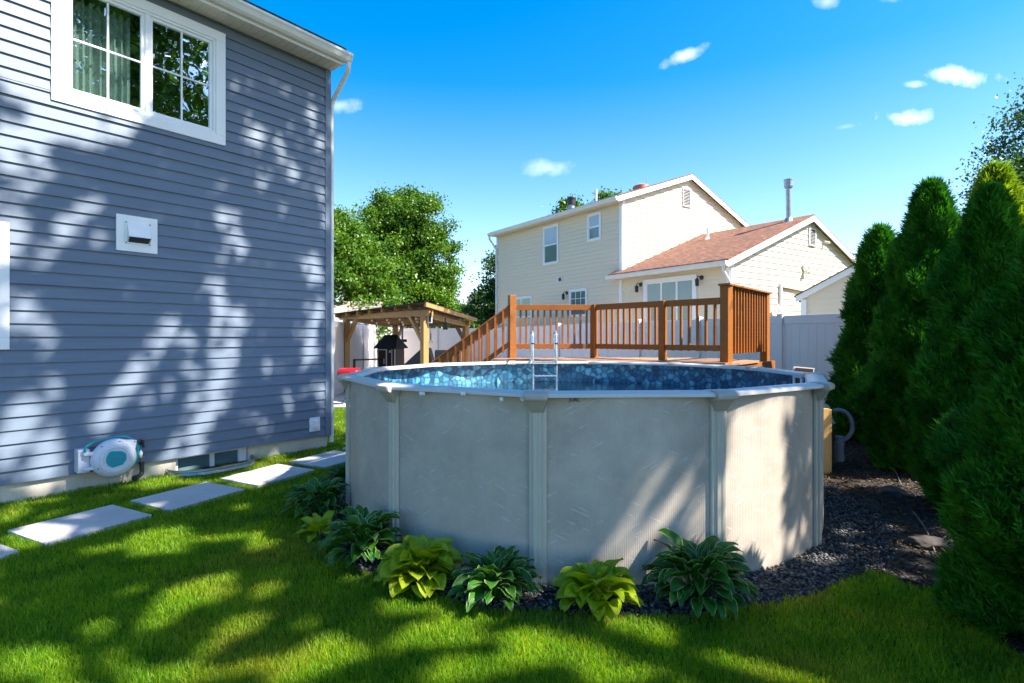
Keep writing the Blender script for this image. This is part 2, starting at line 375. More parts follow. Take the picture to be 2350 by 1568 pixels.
def grassmat():
    t = NT('grass_blades'); a = t.n('ShaderNodeAttribute', attribute_name='rnd'); n = t.noise(t.coord(), .9, 4); n2 = t.noise(t.coord(), 3.2, 3)
    f = t.math('ADD', t.math('MULTIPLY', a.outputs['Fac'], .55), t.math('MULTIPLY', n2, .45))
    col = t.ramp(f, [(.12, (.035,.125,.004)), (.5, (.125,.27,.008)), (.8, (.34,.44,.02)), (.97, (.50,.42,.10))])
    col = t.mix(t.ramp(n, [(.52, g3(0)), (.72, g3(.55))]), col, (.38,.28,.04))
    b = t.bsdf(col, .5, 0, .35)
    tr = t.n('ShaderNodeBsdfTranslucent'); t.l(t.mix(1, col, (1.9, 1.75, .7), 'MULTIPLY'), tr.inputs[0])
    mx = t.n('ShaderNodeMixShader'); mx.inputs[0].default_value = .52
    t.l(b.outputs[0], mx.inputs[1]); t.l(tr.outputs[0], mx.inputs[2]); t.l(mx.outputs[0], t.out.inputs[0]); return t.m
M['grass'] = grassmat()
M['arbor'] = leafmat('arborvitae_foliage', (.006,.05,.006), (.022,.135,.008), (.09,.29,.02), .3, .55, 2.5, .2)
M['golden'] = leafmat('golden_conifer_foliage', (.05,.12,.008), (.16,.26,.012), (.42,.48,.03), .4, .5, 2.5, .2)
M['maple'] = leafmat('maple_leaves', (.02,.07,.008), (.075,.17,.014), (.20,.32,.03), .4, .4, .6)
M['birch'] = leafmat('grey_green_leaves', (.02,.06,.02), (.045,.11,.03), (.12,.19,.06), .35, .4, .8)
def hostamat(name, c1, c2, edge, ew, trans=.3):
    t = NT(name); u = t.n('ShaderNodeUVMap'); s = t.n('ShaderNodeSeparateXYZ'); t.l(u.outputs[0], s.inputs[0])
    a = t.n('ShaderNodeAttribute', attribute_name='rnd')
    d = t.math('ABSOLUTE', t.math('SUBTRACT', s.outputs[0], .5)); d = t.math('MULTIPLY', d, 2)
    vein = t.n('ShaderNodeMath', operation='SINE'); t.l(t.math('MULTIPLY', s.outputs[0], 62), vein.inputs[0])
    base = t.mix(t.math('MULTIPLY', t.math('ADD', vein.outputs[0], 1), .22), t.mix(a.outputs['Fac'], c1, c2), sc(c1, .55))
    n = t.noise(t.coord(), 30, 2)
    th = t.math('ADD', d, t.math('MULTIPLY', t.math('SUBTRACT', n, .5), .14))
    col = t.mix(t.ramp(th, [(ew-.02, g3(0)), (ew+.03, g3(1))]), base, edge) if ew else base
    b = t.bsdf(col, .38, 0, .45)
    bp = t.n('ShaderNodeBump'); bp.inputs['Strength'].default_value = .5; bp.inputs['Distance'].default_value = .002; t.l(vein.outputs[0], bp.inputs['Height']); t.l(bp.outputs[0], b.inputs['Normal'])
    tr = t.n('ShaderNodeBsdfTranslucent'); t.l(t.mix(1, col, (1.2,1.2,.5), 'MULTIPLY'), tr.inputs[0])
    mx = t.n('ShaderNodeMixShader'); mx.inputs[0].default_value = trans
    t.l(b.outputs[0], mx.inputs[1]); t.l(tr.outputs[0], mx.inputs[2]); t.l(mx.outputs[0], t.out.inputs[0]); return t.m
M['hosta_g'] = hostamat('green_white_edged_leaf', (.018,.11,.010), (.06,.21,.015), (.50,.62,.30), .93)
M['hosta_y'] = hostamat('chartreuse_leaf', (.26,.38,.008), (.46,.55,.02), (0,0,0), 0, .38)
M['hosta_r'] = hostamat('plain_green_leaf', (.02,.10,.02), (.04,.15,.025), (.2,.35,.12), .93)
# ------------------------------------------------------------------ siding
def siding(mb, O, d, n, z0, z1, e, ext, holes=(), lap=.016, seams=False):
    O, d, n = Vector(O), Vector(d), Vector(n); Z = Vector((0,0,1))
    rows = []; z = z0
    while z < z1-1e-6: rows.append((z, min(z+e, z1))); z += e
    ends = {za: random.uniform(.6, 3.4)+random.choice((0, 3.6)) for za, _ in rows}
    for za, zb in rows:
        cuts = sorted({za, zb} | {h for H in holes for h in (H[2], H[3]) if za < h < zb})
        for a, b in zip(cuts[:-1], cuts[1:]):
            oa = lap*(1-(a-za)/e)+.002; ob = lap*(1-(b-za)/e)+.002
            sa0, sa1 = ext(a); sb0, sb1 = ext(b)
            if sa1-sa0 < .01 and sb1-sb0 < .01: continue
            seam = ends[za] if seams else None
            hs_ = sorted([(H[0], H[1]) for H in holes if H[2] <= a+1e-6 and H[3] >= b-1e-6])
            segs = []; ca, cbb = sa0, sb0
            for h0, h1 in hs_:
                segs.append((ca, h0, cbb, h0)); ca = cbb = h1
            segs.append((ca, sa1, cbb, sb1))
            if seam is not None:
                sg = []
                for p0, p1, q0, q1 in segs:
                    c_ = [p0]+[c for c in (seam, seam+3.66, seam-3.66) if p0+.1 < c < p1-.1]+[p1]; c_.sort()
                    sg += [(c_[k], c_[k+1], c_[k], c_[k+1]) for k in range(len(c_)-1)] if p0 == q0 and p1 == q1 else [(p0,p1,q0,q1)]
                segs = sg
            for p0, p1, q0, q1 in segs:
                if seam is not None: oa = lap*(1-(a-za)/e)+.002+(.0035 if int(p0*7) % 2 else 0); ob = oa-lap*(b-a)/e
                if p1 <= p0 and q1 <= q0: continue
                A = O+d*p0+Z*a+n*oa; B = O+d*p1+Z*a+n*oa; C_ = O+d*q1+Z*b+n*ob; D_ = O+d*q0+Z*b+n*ob
                mb.quad(A, B, C_, D_)
                if a == za: mb.quad(A, B, B-n*(lap), A-n*(lap))
    return mb
Zv = Vector((0,0,1))
# ================================================================== the blue house
PC = Vector((-2.70, 8.09, 0)); AW = R_(38.2)
wd = Vector((-math.sin(AW), -math.cos(AW), 0)); wnrm = Vector((math.cos(AW), -math.sin(AW), 0)); we = -wd
def W(t, z, o=0): return PC+wd*t+wnrm*o+Zv*z
house = thing('blue_house', PC, 'two storey house in blue grey vinyl siding at the left, dappled with tree shade', 'house')
ZT = 5.56; ZB = .19; LEN = 7.4; DEP = 6.0; T0 = .085
WIN = (1.51, 3.225, 4.03, 5.44); WIN2 = (3.54, 4.62, 1.50, 2.73)
tw = .115
hol = [(w[0]+tw-.02, w[1]-tw+.02, w[2]+tw-.02, w[3]-tw+.02) for w in (WIN, WIN2)]
mb = MB()
siding(mb, PC, wd, wnrm, ZB, ZT, .1305, lambda z: (T0, LEN), hol, lap=.019, seams=True)
# end wall (turned away from the camera) and the far walls
siding(mb, PC-wnrm*DEP, wnrm, we, ZB, ZT, .1305, lambda z: (0, DEP-.085))
mb.quad(W(LEN,0,-.01), W(LEN,ZT,-.01), W(LEN,ZT,-DEP), W(LEN,0,-DEP)); mb.quad(W(0,0,-DEP), W(0,ZT,-DEP), W(LEN,ZT,-DEP), W(LEN,0,-DEP))
mb.build('wall', M['blue_siding'], house)
mb = MB(); mb.bar(W(.041, ZB-.02, .012), W(.041, ZT, .012), .088, .024, wnrm); mb.bar(W(-.012, ZB-.02, -.04), W(-.012, ZT, -.04), .088, .022, we)
mb.build('corner_board', M['blue_siding'], house, bevel=.004)
# foundation with the basement window opening
BW = (1.20, 2.06)
mb = MB()
for a, b in ((.03, BW[0]), (BW[1], LEN)): mb.hexa([W(a,-.6,-.02),W(b,-.6,-.02),W(b,-.6,-.25),W(a,-.6,-.25),W(a,ZB,-.02),W(b,ZB,-.02),W(b,ZB,-.25),W(a,ZB,-.25)])
mb.hexa([W(.03,-.6,-.26),W(.23,-.6,-.26),W(.23,-.6,-DEP),W(.03,-.6,-DEP),W(.03,ZB,-.26),W(.23,ZB,-.26),W(.23,ZB,-DEP),W(.03,ZB,-DEP)])
mb.build('foundation', M['concrete'], house)
# window builder on a wall frame
def wall_window(w, name, parent, panes, curtain=True):
    a, b, z0, z1 = w
    f = MB()
    # flat outer casing
    for p, q in (((a,z0,b,z0+tw)), ((a,z1-tw,b,z1))), : pass
    def fr(mb, a, b, z0, z1, k, o0, o1):
        for (x0, x1, y0, y1) in ((a,b,z0,z0+k),(a,b,z1-k,z1),(a,a+k,z0+k,z1-k),(b-k,b,z0+k,z1-k)):
            mb.hexa([W(x0,y0,o0),W(x1,y0,o0),W(x1,y0,o1),W(x0,y0,o1),W(x0,y1,o0),W(x1,y1,o0),W(x1,y1,o1),W(x0,y1,o1)])
    fr(f, a, b, z0, z1, tw, -.02, .034)
    o = f.build(name, M['white'], parent, bevel=.004)
    g = MB(); fr(g, a+tw, b-tw, z0+tw, z1-tw, .03, -.05, .024)
    n = len(panes); x0 = a+tw+.03; x1 = b-tw-.03; pw = (x1-x0)/n
    for i in range(1, n):
        c = x0+pw*i; g.hexa([W(c-.022,z0+tw+.03,-.05),W(c+.022,z0+tw+.03,-.05),W(c+.022,z0+tw+.03,.022),W(c-.022,z0+tw+.03,.022),W(c-.022,z1-tw-.03,-.05),W(c+.022,z1-tw-.03,-.05),W(c+.022,z1-tw-.03,.022),W(c-.022,z1-tw-.03,.022)])
    g.build('frame', M['white'], o, bevel=.003)
    for i in range(n):
        s0 = x0+pw*i+(.022 if i else 0); s1 = x0+pw*(i+1)-(.022 if i < n-1 else 0)
        sh = MB(); fr(sh, s0, s1, z0+tw+.03, z1-tw-.03, .035, -.04, .008); sh.build('sash', M['white'], o, bevel=.003)
        sa, sb, za, zb = s0+.035, s1-.035, z0+tw+.065, z1-tw-.065
        pn = MB(); pn.quad(W(sa,za,-.015), W(sb,za,-.015), W(sb,zb,-.015), W(sa,zb,-.015)); pn.build('pane', M['glass'], o)
        mt = MB(); c = (sa+sb)/2; zc = (za+zb)/2
        mt.hexa([W(c-.009,za,-.014),W(c+.009,za,-.014),W(c+.009,za,-.006),W(c-.009,za,-.006),W(c-.009,zb,-.014),W(c+.009,zb,-.014),W(c+.009,zb,-.006),W(c-.009,zb,-.006)])
        mt.hexa([W(sa,zc-.009,-.014),W(sb,zc-.009,-.014),W(sb,zc-.009,-.004),W(sa,zc-.009,-.004),W(sa,zc+.009,-.014),W(sb,zc+.009,-.014),W(sb,zc+.009,-.004),W(sa,zc+.009,-.004)])
        mt.build('muntin', M['white'], o)
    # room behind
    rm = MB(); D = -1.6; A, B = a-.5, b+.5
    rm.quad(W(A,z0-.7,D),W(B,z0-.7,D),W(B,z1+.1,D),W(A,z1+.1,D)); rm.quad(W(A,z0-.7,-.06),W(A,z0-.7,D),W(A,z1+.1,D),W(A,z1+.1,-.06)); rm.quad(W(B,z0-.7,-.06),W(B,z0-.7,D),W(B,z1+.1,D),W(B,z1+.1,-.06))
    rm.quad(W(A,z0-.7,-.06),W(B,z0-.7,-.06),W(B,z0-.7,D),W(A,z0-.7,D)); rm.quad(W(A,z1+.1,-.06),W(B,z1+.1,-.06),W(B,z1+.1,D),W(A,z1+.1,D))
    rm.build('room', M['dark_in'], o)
    if curtain:
        for (c0, c1) in curtain:
            P = []; F = []; N = 60
            for i in range(N+1):
                s = c0+(c1-c0)*i/N; oo = -.17+.032*math.sin(i*.95)+.012*math.sin(i*2.3)
                P += [W(s, z0+.02, oo), W(s, z1-.2+.02*math.sin(i*.95), oo)]
            for i in range(N): F.append((2*i, 2*i+2, 2*i+3, 2*i+1))
            cm = MB(); cm.add(P, F); cm.sm = True; cm.build('curtain', M['curtain'], o)
    return o
tag(wall_window(WIN, 'window', house, [0,1], [(2.48, 3.12)]), 'two pane white window with curtains under the eave')
tag(wall_window(WIN2, 'window', house, [0], [(3.6, 4.5)]), 'white ground floor window cut by the left edge')
# basement window
mb = MB()
def wbox(mb, a, b, z0, z1, o0, o1): mb.hexa([W(a,z0,o0),W(b,z0,o0),W(b,z0,o1),W(a,z0,o1),W(a,z1,o0),W(b,z1,o0),W(b,z1,o1),W(a,z1,o1)])
for (a, b, z0, z1) in ((BW[0],BW[1],-.20,-.16),(BW[0],BW[1],ZB-.03,ZB-.002),(BW[0],BW[0]+.10,-.16,ZB-.03),(BW[1]-.04,BW[1],-.16,ZB-.03),(1.60,1.65,-.16,ZB-.03)): wbox(mb, a, b, z0, z1, -.12, -.07)
bw = mb.build('basement_window', M['white'], house, bevel=.003)
mb = MB(); mb.quad(W(BW[0]+.1,-.16,-.10), W(BW[1]-.04,-.16,-.10), W(BW[1]-.04,ZB-.03,-.10), W(BW[0]+.1,ZB-.03,-.10)); mb.build('pane', M['cglass'], bw)
# eave
OV = .30; E0 = -.02
mb = MB(); k = 0; t = E0-.0
while t < LEN:
    g = .012; w_ = .10; t2 = min(t+w_, LEN)
    z = ZT; mb.quad(W(t,z,0),W(t2-g,z,0),W(t2-g,z,OV),W(t,z,OV)); mb.quad(W(t2-g,z,0),W(t2,z+.010,0),W(t2,z+.010,OV),W(t2-g,z,OV)); mb.quad(W(t2,z+.010,0),W(t2,z,0),W(t2,z,OV),W(t2,z+.010,OV))
    t = t2
wbox(mb, E0, LEN, ZT+.012, ZT+.03, 0, OV)
mb.build('soffit', M['soffit'], house)
mb = MB(); wbox(mb, E0, LEN, ZT-.012, ZT+.20, OV, OV+.022); mb.build('fascia', M['white_metal'], house, bevel=.003)
mb = MB()   # open K style gutter
G0 = -.10
prof = [(OV+.024,ZT+.155),(OV+.024,ZT+.03),(OV+.075,ZT+.03),(OV+.105,ZT+.055),(OV+.125,ZT+.10),(OV+.142,ZT+.125),(OV+.142,ZT+.155),(OV+.125,ZT+.160),(OV+.128,ZT+.145)]
for (o0,z0),(o1,z1) in zip(prof[:-1], prof[1:]): mb.quad(W(G0,z0,o0),W(G0,z1,o1),W(LEN,z1,o1),W(LEN,z0,o0))
mb.add([W(G0,z,o) for o,z in prof[:8]], [tuple(range(8))]); gt = mb.build('gutter', M['white_metal'], house)
mb = MB()
for i in range(9):
    t_ = .35+i*.62; mb = MB(); wbox(mb, t_, t_+.05, ZT-.002-.008, ZT-.001, OV-.05, OV-.015); mb.build('soffit_clip', M['white'], house)
mb = MB()
tip = W(-.065, ZT+.03, OV+.075)
pts = [tip, tip-Zv*.07, tip-Zv*.12-wnrm*.02, PC+we*.07-wnrm*.01+Zv*5.16, PC+we*.05-wnrm*.03+Zv*5.06, PC+we*.05-wnrm*.03+Zv*.06]
mb.tube(pts, .034, 8); mb.build('downspout', M['white_metal'], house, smooth=True)
# roof
mb = MB(); pit = .42
def RO(t, o): return W(t, ZT+.21+(OV+.05-o)*pit, o)
A = [RO(E0-.03, OV+.05), RO(LEN, OV+.05), RO(LEN, -DEP/2), RO(E0-.03, -DEP/2)]; B = [RO(E0-.03, OV+.05), RO(LEN, OV+.05)]
mb.extr(A, (0,0,.03)); hb = [W(E0-.03,ZT+.21,-DEP-OV), W(LEN,ZT+.21,-DEP-OV)]
mb.extr([A[3], A[2], hb[1], hb[0]], (0,0,.03))
mb.build('roof', M['shingle_dark'], house, uvf=lambda c: ((Vector(c)-PC).dot(wd), (Vector(c)-PC).dot(wnrm)))
mb = MB(); mb.quad(W(0,ZT,-.01), W(0,ZT,-DEP), W(0,ZT+.2,-DEP), RO(0,-DEP/2), W(0,ZT+.2,-.01)); mb.build('gable', M['blue_siding'], house)

# dryer vent
va, vb, vz0, vz1 = 2.27, 2.67, 2.575, 2.975
dv = thing('dryer_vent', W((va+vb)/2, vz0, 0), 'white square dryer vent hood on the blue siding below the big window', 'vent')
mb = MB(); wbox(mb, va, vb, vz0, vz1, .002, .030); mb.build('mounting_plate', M['white'], dv, bevel=.003)
mb = MB(); wbox(mb, va+.07, vb-.08, vz0+.085, vz1-.07, .031, .040); mb.build('flange', M['white'], dv, bevel=.003)
mb = MB(); h0, h1 = va+.085, vb-.10
mb.add([W(h0,vz1-.09,.041),W(h1,vz1-.09,.041),W(h1,vz0+.155,.105),W(h0,vz0+.155,.105),W(h1,vz0+.10,.041),W(h0,vz0+.10,.041)], [(0,1,2,3),(0,3,5),(1,4,2)])
mb.build('hood', M['white'], dv)
mb = MB(); mb.quad(W(h0+.01,vz0+.10,.042),W(h1-.01,vz0+.10,.042),W(h1-.01,vz0+.155,.090),W(h0+.01,vz0+.155,.090)); mb.build('flap', M['dark_in'], dv)
for a in (va+.08, vb-.09):
    for z in (vz0+.095, vz1-.08): mb = MB(); mb.lathe([(.007,0),(.007,.004)], W(a,z,.041), 8, wnrm); mb.build('screw', M['blackmetal'], dv)
# outlet
ol = thing('outlet_box', W(.26, .25, 0), 'small white outlet box low on the siding near the house corner', 'outlet')
mb = MB(); wbox(mb, .18, .34, .265, .465, .004, .034); mb.build('mounting_block', M['white'], ol, bevel=.004)
mb = MB(); wbox(mb, .215, .295, .30, .43, .0345, .062); mb.build('cover', M['white'], ol, bevel=.008)
mb = MB(); wbox(mb, .24, .275, .318, .412, .0625, .07); mb.build('flap', M['white'], ol, bevel=.003)

# window well: corrugated half ring of galvanised steel
ww = []
N = 40; c = (1.17+2.16)/2; a_ = (2.16-1.17)/2
mb = MB(); P = []; H = 9
for i in range(N+1):
    th = math.pi*i/N; r_ = 1
    for j in range(H+1):
        z = -.18+.255*j/H; k = .010*math.sin(j*math.pi*.9)
        ex = 1.0
        x = math.copysign(abs(math.cos(th))**.75, math.cos(th)); y = math.sin(th)**.9
        P.append(W(c+x*(a_+k), z, -.01+y*(.40+k)))
F = [(i*(H+1)+j, (i+1)*(H+1)+j, (i+1)*(H+1)+j+1, i*(H+1)+j+1) for i in range(N) for j in range(H)]
mb.add(P, F); mb.sm = True
rim = [Vector(P[i*(H+1)+H]) for i in range(N+1)]; mb.tube(rim, .005, 6)
wwo = mb.build('window_well', M['galv']); so_ = wwo.modifiers.new('s', 'SOLIDIFY'); so_.thickness = .004
tag(wwo, 'curved galvanised steel window well around the basement window', 'window well')

# ------------------------------------------------------------------ hose reel
rc = W(2.74, .335, .20)
reel = thing('hose_reel', rc, 'round light grey hose reel with teal centre hanging low on the blue wall', 'hose reel')
mb = MB(); prof = [(.0,-.085),(.12,-.085),(.17,-.07),(.195,-.035),(.205,-.012),(.205,.012),(.195,.035),(.165,.062),(.15,.066),(.145,.074),(.118,.078),(.112,.072),(.0,.072)]
mb.lathe(prof[::1], rc, 48, wnrm, wd)
# upper shoulder lug toward the right with the guide arm
# shoulder that widens the housing towards the hose guide at the upper right
mb.extr([rc-wd*.02+Zv*.19-wnrm*.05, rc-wd*.20+Zv*.165-wnrm*.05, rc-wd*.185+Zv*.06-wnrm*.05, rc-wd*.08+Zv*.02-wnrm*.05], wnrm*.085)
reelbody = mb.build('drum_housing', M['hosegrey'], reel)
mb = MB()
ov = [(-.088,.02),(-.07,.07),(-.045,.088),(.05,.075),(.088,.045),(.092,-.02),(.06,-.068),(-.03,-.086),(-.07,-.06),(-.09,-.02)]
mb.extr([rc+wd*(-x)+Zv*y+wnrm*.0735 for x, y in ov], wnrm*.008); mb.build('centre_badge', M['teal'], reel, bevel=.003)
def text(s, name, size, m, o, xd, parent, depth=.001, yd=Zv, sx=1):
    cu = bpy.data.curves.new(name, 'FONT'); cu.body = s; cu.size = size; cu.align_x = 'CENTER'; cu.align_y = 'CENTER'; cu.extrude = depth; cu.offset = size*.012
    ob = bpy.data.objects.new(name, cu); COL.objects.link(ob)
    xd = Vector(xd).normalized(); yd = Vector(yd).normalized(); zd = xd.cross(yd)
    mt = Matrix((xd*sx, yd, zd)).transposed().to_4x4(); mt.translation = Vector(o)
    dg = bpy.context.evaluated_depsgraph_get(); me = bpy.data.meshes.new_from_object(ob.evaluated_get(dg)); me.transform(mt); me.materials.clear(); me.materials.append(m)
    bpy.data.objects.remove(ob); bpy.data.curves.remove(cu)
    ob = bpy.data.objects.new(name, me); COL.objects.link(ob)
    if parent: ob.parent = parent; ob.matrix_parent_inverse = parent_inv(parent)
    return ob
text('GIRAFFE', 'lettering', .030, M['redink'], rc+wnrm*.083, -wd, reel)
for k_ in range(10):
    a = k_*math.pi/5+.2; d_ = -wd*math.cos(a)+Zv*math.sin(a); mb = MB(); mb.bar(rc+d_*.125+wnrm*.076, rc+d_*.160+wnrm*.0665, .004, .004, wnrm); mb.build('rib', M['hosegrey'], reel)
for s_, z_, o_ in ((.18,.15,.034),(.04,.178,.05),(-.12,.145,.05),(-.155,-.08,.06),(.0,-.185,.04)): mb = MB(); mb.lathe([(.006,0),(.006,.006)], rc-wd*s_+Zv*z_+wnrm*o_, 8, wnrm); mb.build('screw', M['blackplastic'], reel)
mb = MB(); bx_ = rc+wd*.245
mb.hexa([bx_+wd*.05-wnrm*.20-Zv*.12, bx_-wd*.05-wnrm*.20-Zv*.12, bx_-wd*.05-wnrm*.05-Zv*.12, bx_+wd*.05-wnrm*.05-Zv*.12, bx_+wd*.05-wnrm*.20+Zv*.12, bx_-wd*.05-wnrm*.20+Zv*.12, bx_-wd*.05-wnrm*.05+Zv*.12, bx_+wd*.05-wnrm*.05+Zv*.12])
for z_ in (.075, -.075): mb.bar(bx_-wnrm*.04+Zv*z_, rc+wd*.16+Zv*z_, .06, .035, Zv)
mb.build('wall_bracket', M['hosegrey'], reel, bevel=.006)
mb = MB()
def arc(c, xa, ya, r, a0, a1, n=16): return [c+(xa*math.cos(a0+(a1-a0)*i/n)+ya*math.sin(a0+(a1-a0)*i/n))*r for i in range(n+1)]
hp = [bx_+Zv*.09-wnrm*.02, bx_+Zv*.15, rc+wd*.16+Zv*.20, rc+wd*.05+Zv*.215, rc-wd*.06+Zv*.222-wnrm*.01, rc-wd*.15+Zv*.19-wnrm*.02, rc-wd*.215+Zv*.10-wnrm*.02, rc-wd*.225+Zv*.0-wnrm*.02, rc-wd*.19-Zv*.11-wnrm*.03, rc-wd*.10-Zv*.19-wnrm*.05]
def smoothpts(p, k=4):
    out = []
    for i in range(len(p)-1):
        p0, p1, p2, p3 = p[max(i-1,0)], p[i], p[i+1], p[min(i+2,len(p)-1)]
        for j in range(k):
            t = j/k; out.append(.5*((2*p1)+(-p0+p2)*t+(2*p0-5*p1+4*p2-p3)*t*t+(-p0+3*p1-3*p2+p3)*t**3))
    return out+[p[-1]]
mb.tube(smoothpts([Vector(x) for x in hp]), .010, 8)
mb.tube(smoothpts([rc-wd*.20+Zv*.15-wnrm*.03, rc-wd*.225+Zv*.09-wnrm*.02, rc-wd*.255+Zv*.04-wnrm*.03]), .010, 8)
mb.build('hose', M['teal'], reel)
mb = MB(); mb.lathe([(.006,0),(.018,.03),(.02,.05),(.008,.085)], rc-wd*.258-wnrm*.03-Zv*.045, 12, Zv); mb.build('nozzle', M['white'], reel)
# faucet
fc = W(2.74-.31, .42, 0)
fa = thing('garden_faucet', fc, 'garden faucet with copper handle beside the hose reel', 'faucet')
mb = MB(); mb.tube([fc+wnrm*.0, fc+wnrm*.07, fc+wnrm*.095-Zv*.03], [.014,.014,.012], 10); mb.lathe([(.016,0),(.018,.02),(.012,.035),(.008,.05)], fc+wnrm*.06, 10, Zv); mb.build('valve_body', M['blackmetal'], fa)
mb = MB()
c_ = fc+wnrm*.06+Zv*.055
for k_ in range(6):
    a = k_*math.pi/3; mb.lathe([(.0,-.004),(.012,-.003),(.012,.003),(0,.004)], c_+(wd*math.cos(a)+wnrm*math.sin(a))*.018, 8)
mb.lathe([(.02,-.004),(.02,.004)], c_, 12); mb.build('handle', M['brass'], fa)
ep = W(2.74-.30, .20, .07)
pi_ = thing('drain_elbow', ep, 'black plastic elbow pipe standing below the garden faucet', 'pipe')
mb = MB(); mb.tube(smoothpts([ep, ep-Zv*.05, ep-Zv*.10, ep-Zv*.125+wd*.03+wnrm*.02, ep-Zv*.135+wd*.07+wnrm*.05]), .023, 12); mb.lathe([(.028,0),(.028,.03)], ep-Zv*.01, 14); mb.lathe([(.032,0),(.032,.03)], ep-Zv*.135+wd*.07+wnrm*.05, 14, wd*.8+wnrm*.6)
mb.build('pipe', M['blackplastic'], pi_)
mb = MB(); mb.lathe([(.007,0),(.007,.05),(.016,.05),(.016,.06)], ep+Zv*.02, 10); mb.build('fitting', M['brass'], pi_)

# ================================================================== ground, stones
GZ = 0
mb = MB(); mb.quad((-300,-60,0),(300,-60,0),(300,600,0),(-300,600,0)); tag(mb.build('ground', M['ground']), kind='structure')
mb = MB(); 
pavedir = Vector((.46,.888,0)).normalized(); pn_ = Vector((pavedir.y,-pavedir.x,0))
PAV = []
pos_words = ['cut off at the left edge of the photo','second from the left, below the hose reel','left of the half sunlit one','half sunlit, before the window well','before the outlet box','behind the pool corner, at the house corner','last one, beyond the house corner']
for k in range(7):
    tr = Vector((-3.79,5.18,0))+Vector((.43,.83,0))*(k-1)*1.0
    a = tr; b = tr+pn_*.64; c = b-pavedir*.78; d = tr-pavedir*.78
    PAV.append([a,b,c,d])
    mb = MB(); mb.prism([(p.x,p.y) for p in (d,c,b,a)], -.05, .032+.003*(k%2))
    o = mb.build('stepping_stone', M['paver'], bevel=.005)
    tag(o, 'pale rectangular stepping stone in the grass, '+pos_words[k], 'stepping stone', 'stepping stones beside the house')
mb = MB(); mb.prism([(-9,13.2),(-2.0,12.2),(3,14),(2,24),(-6.2,24)], -.05, .03); tag(mb.build('patio', M['patio']), kind='structure')

# ================================================================== the pool
CP = Vector((.672, 5.81, 0)); RP = 2.296; A0 = R_(263.4)
PA = [A0+R_(-6+30*i) for i in range(12)]   # post angles
def pol(a, r, z=0): return Vector((CP.x+math.cos(a)*r, CP.y+math.sin(a)*r, z))
pool = thing('above_ground_pool', CP, 'round above ground pool with taupe wall, pale resin rim and blue pebble liner', 'pool')
N = 180
mb = MB(); P = []; UVW = []
for i in range(N+1):
    a = 2*math.pi*i/N
    P += [pol(a, RP, -.02), pol(a, RP, 1.242)]
F = [(2*i, 2*i+2, 2*i+3, 2*i+1) for i in range(N)]
uv = [[(2*math.pi*i/N*RP), z] for i in range(N+1) for z in (0, 1.24)]
npmesh('wall', [tuple(p) for p in P], F, M['poolwall'], uv=uv, smooth=True, parent=pool)
P = [pol(2*math.pi*i/N, RP-.02, z) for i in range(N+1) for z in (.05, 1.24)]
F2 = [f[::-1] for f in F]
lin = npmesh('liner', [tuple(p) for p in P], F2, M['liner'], uv=uv, smooth=True, parent=pool)
mb = MB(); mb.add([pol(2*math.pi*i/N, RP-.02, .05) for i in range(N)], [tuple(range(N))]); mb.build('pool_floor', M['liner'], pool, uvf=lambda c: (c.x, c.y))
mb = MB(); mb.add([pol(2*math.pi*i/N, RP-.022, .965) for i in range(N)], [tuple(range(N))]); tag(mb.build('water', M['water'], pool), 'clear pool water low inside the blue liner')
rprof = [(-.062,1.232),(-.064,1.252),(-.052,1.264),(-.02,1.266),(-.012,1.269),(.045,1.270),(.052,1.266),(.086,1.263),(.100,1.257),(.104,1.248),(.104,1.234),(.098,1.234),(.098,1.240),(-.05,1.240)]
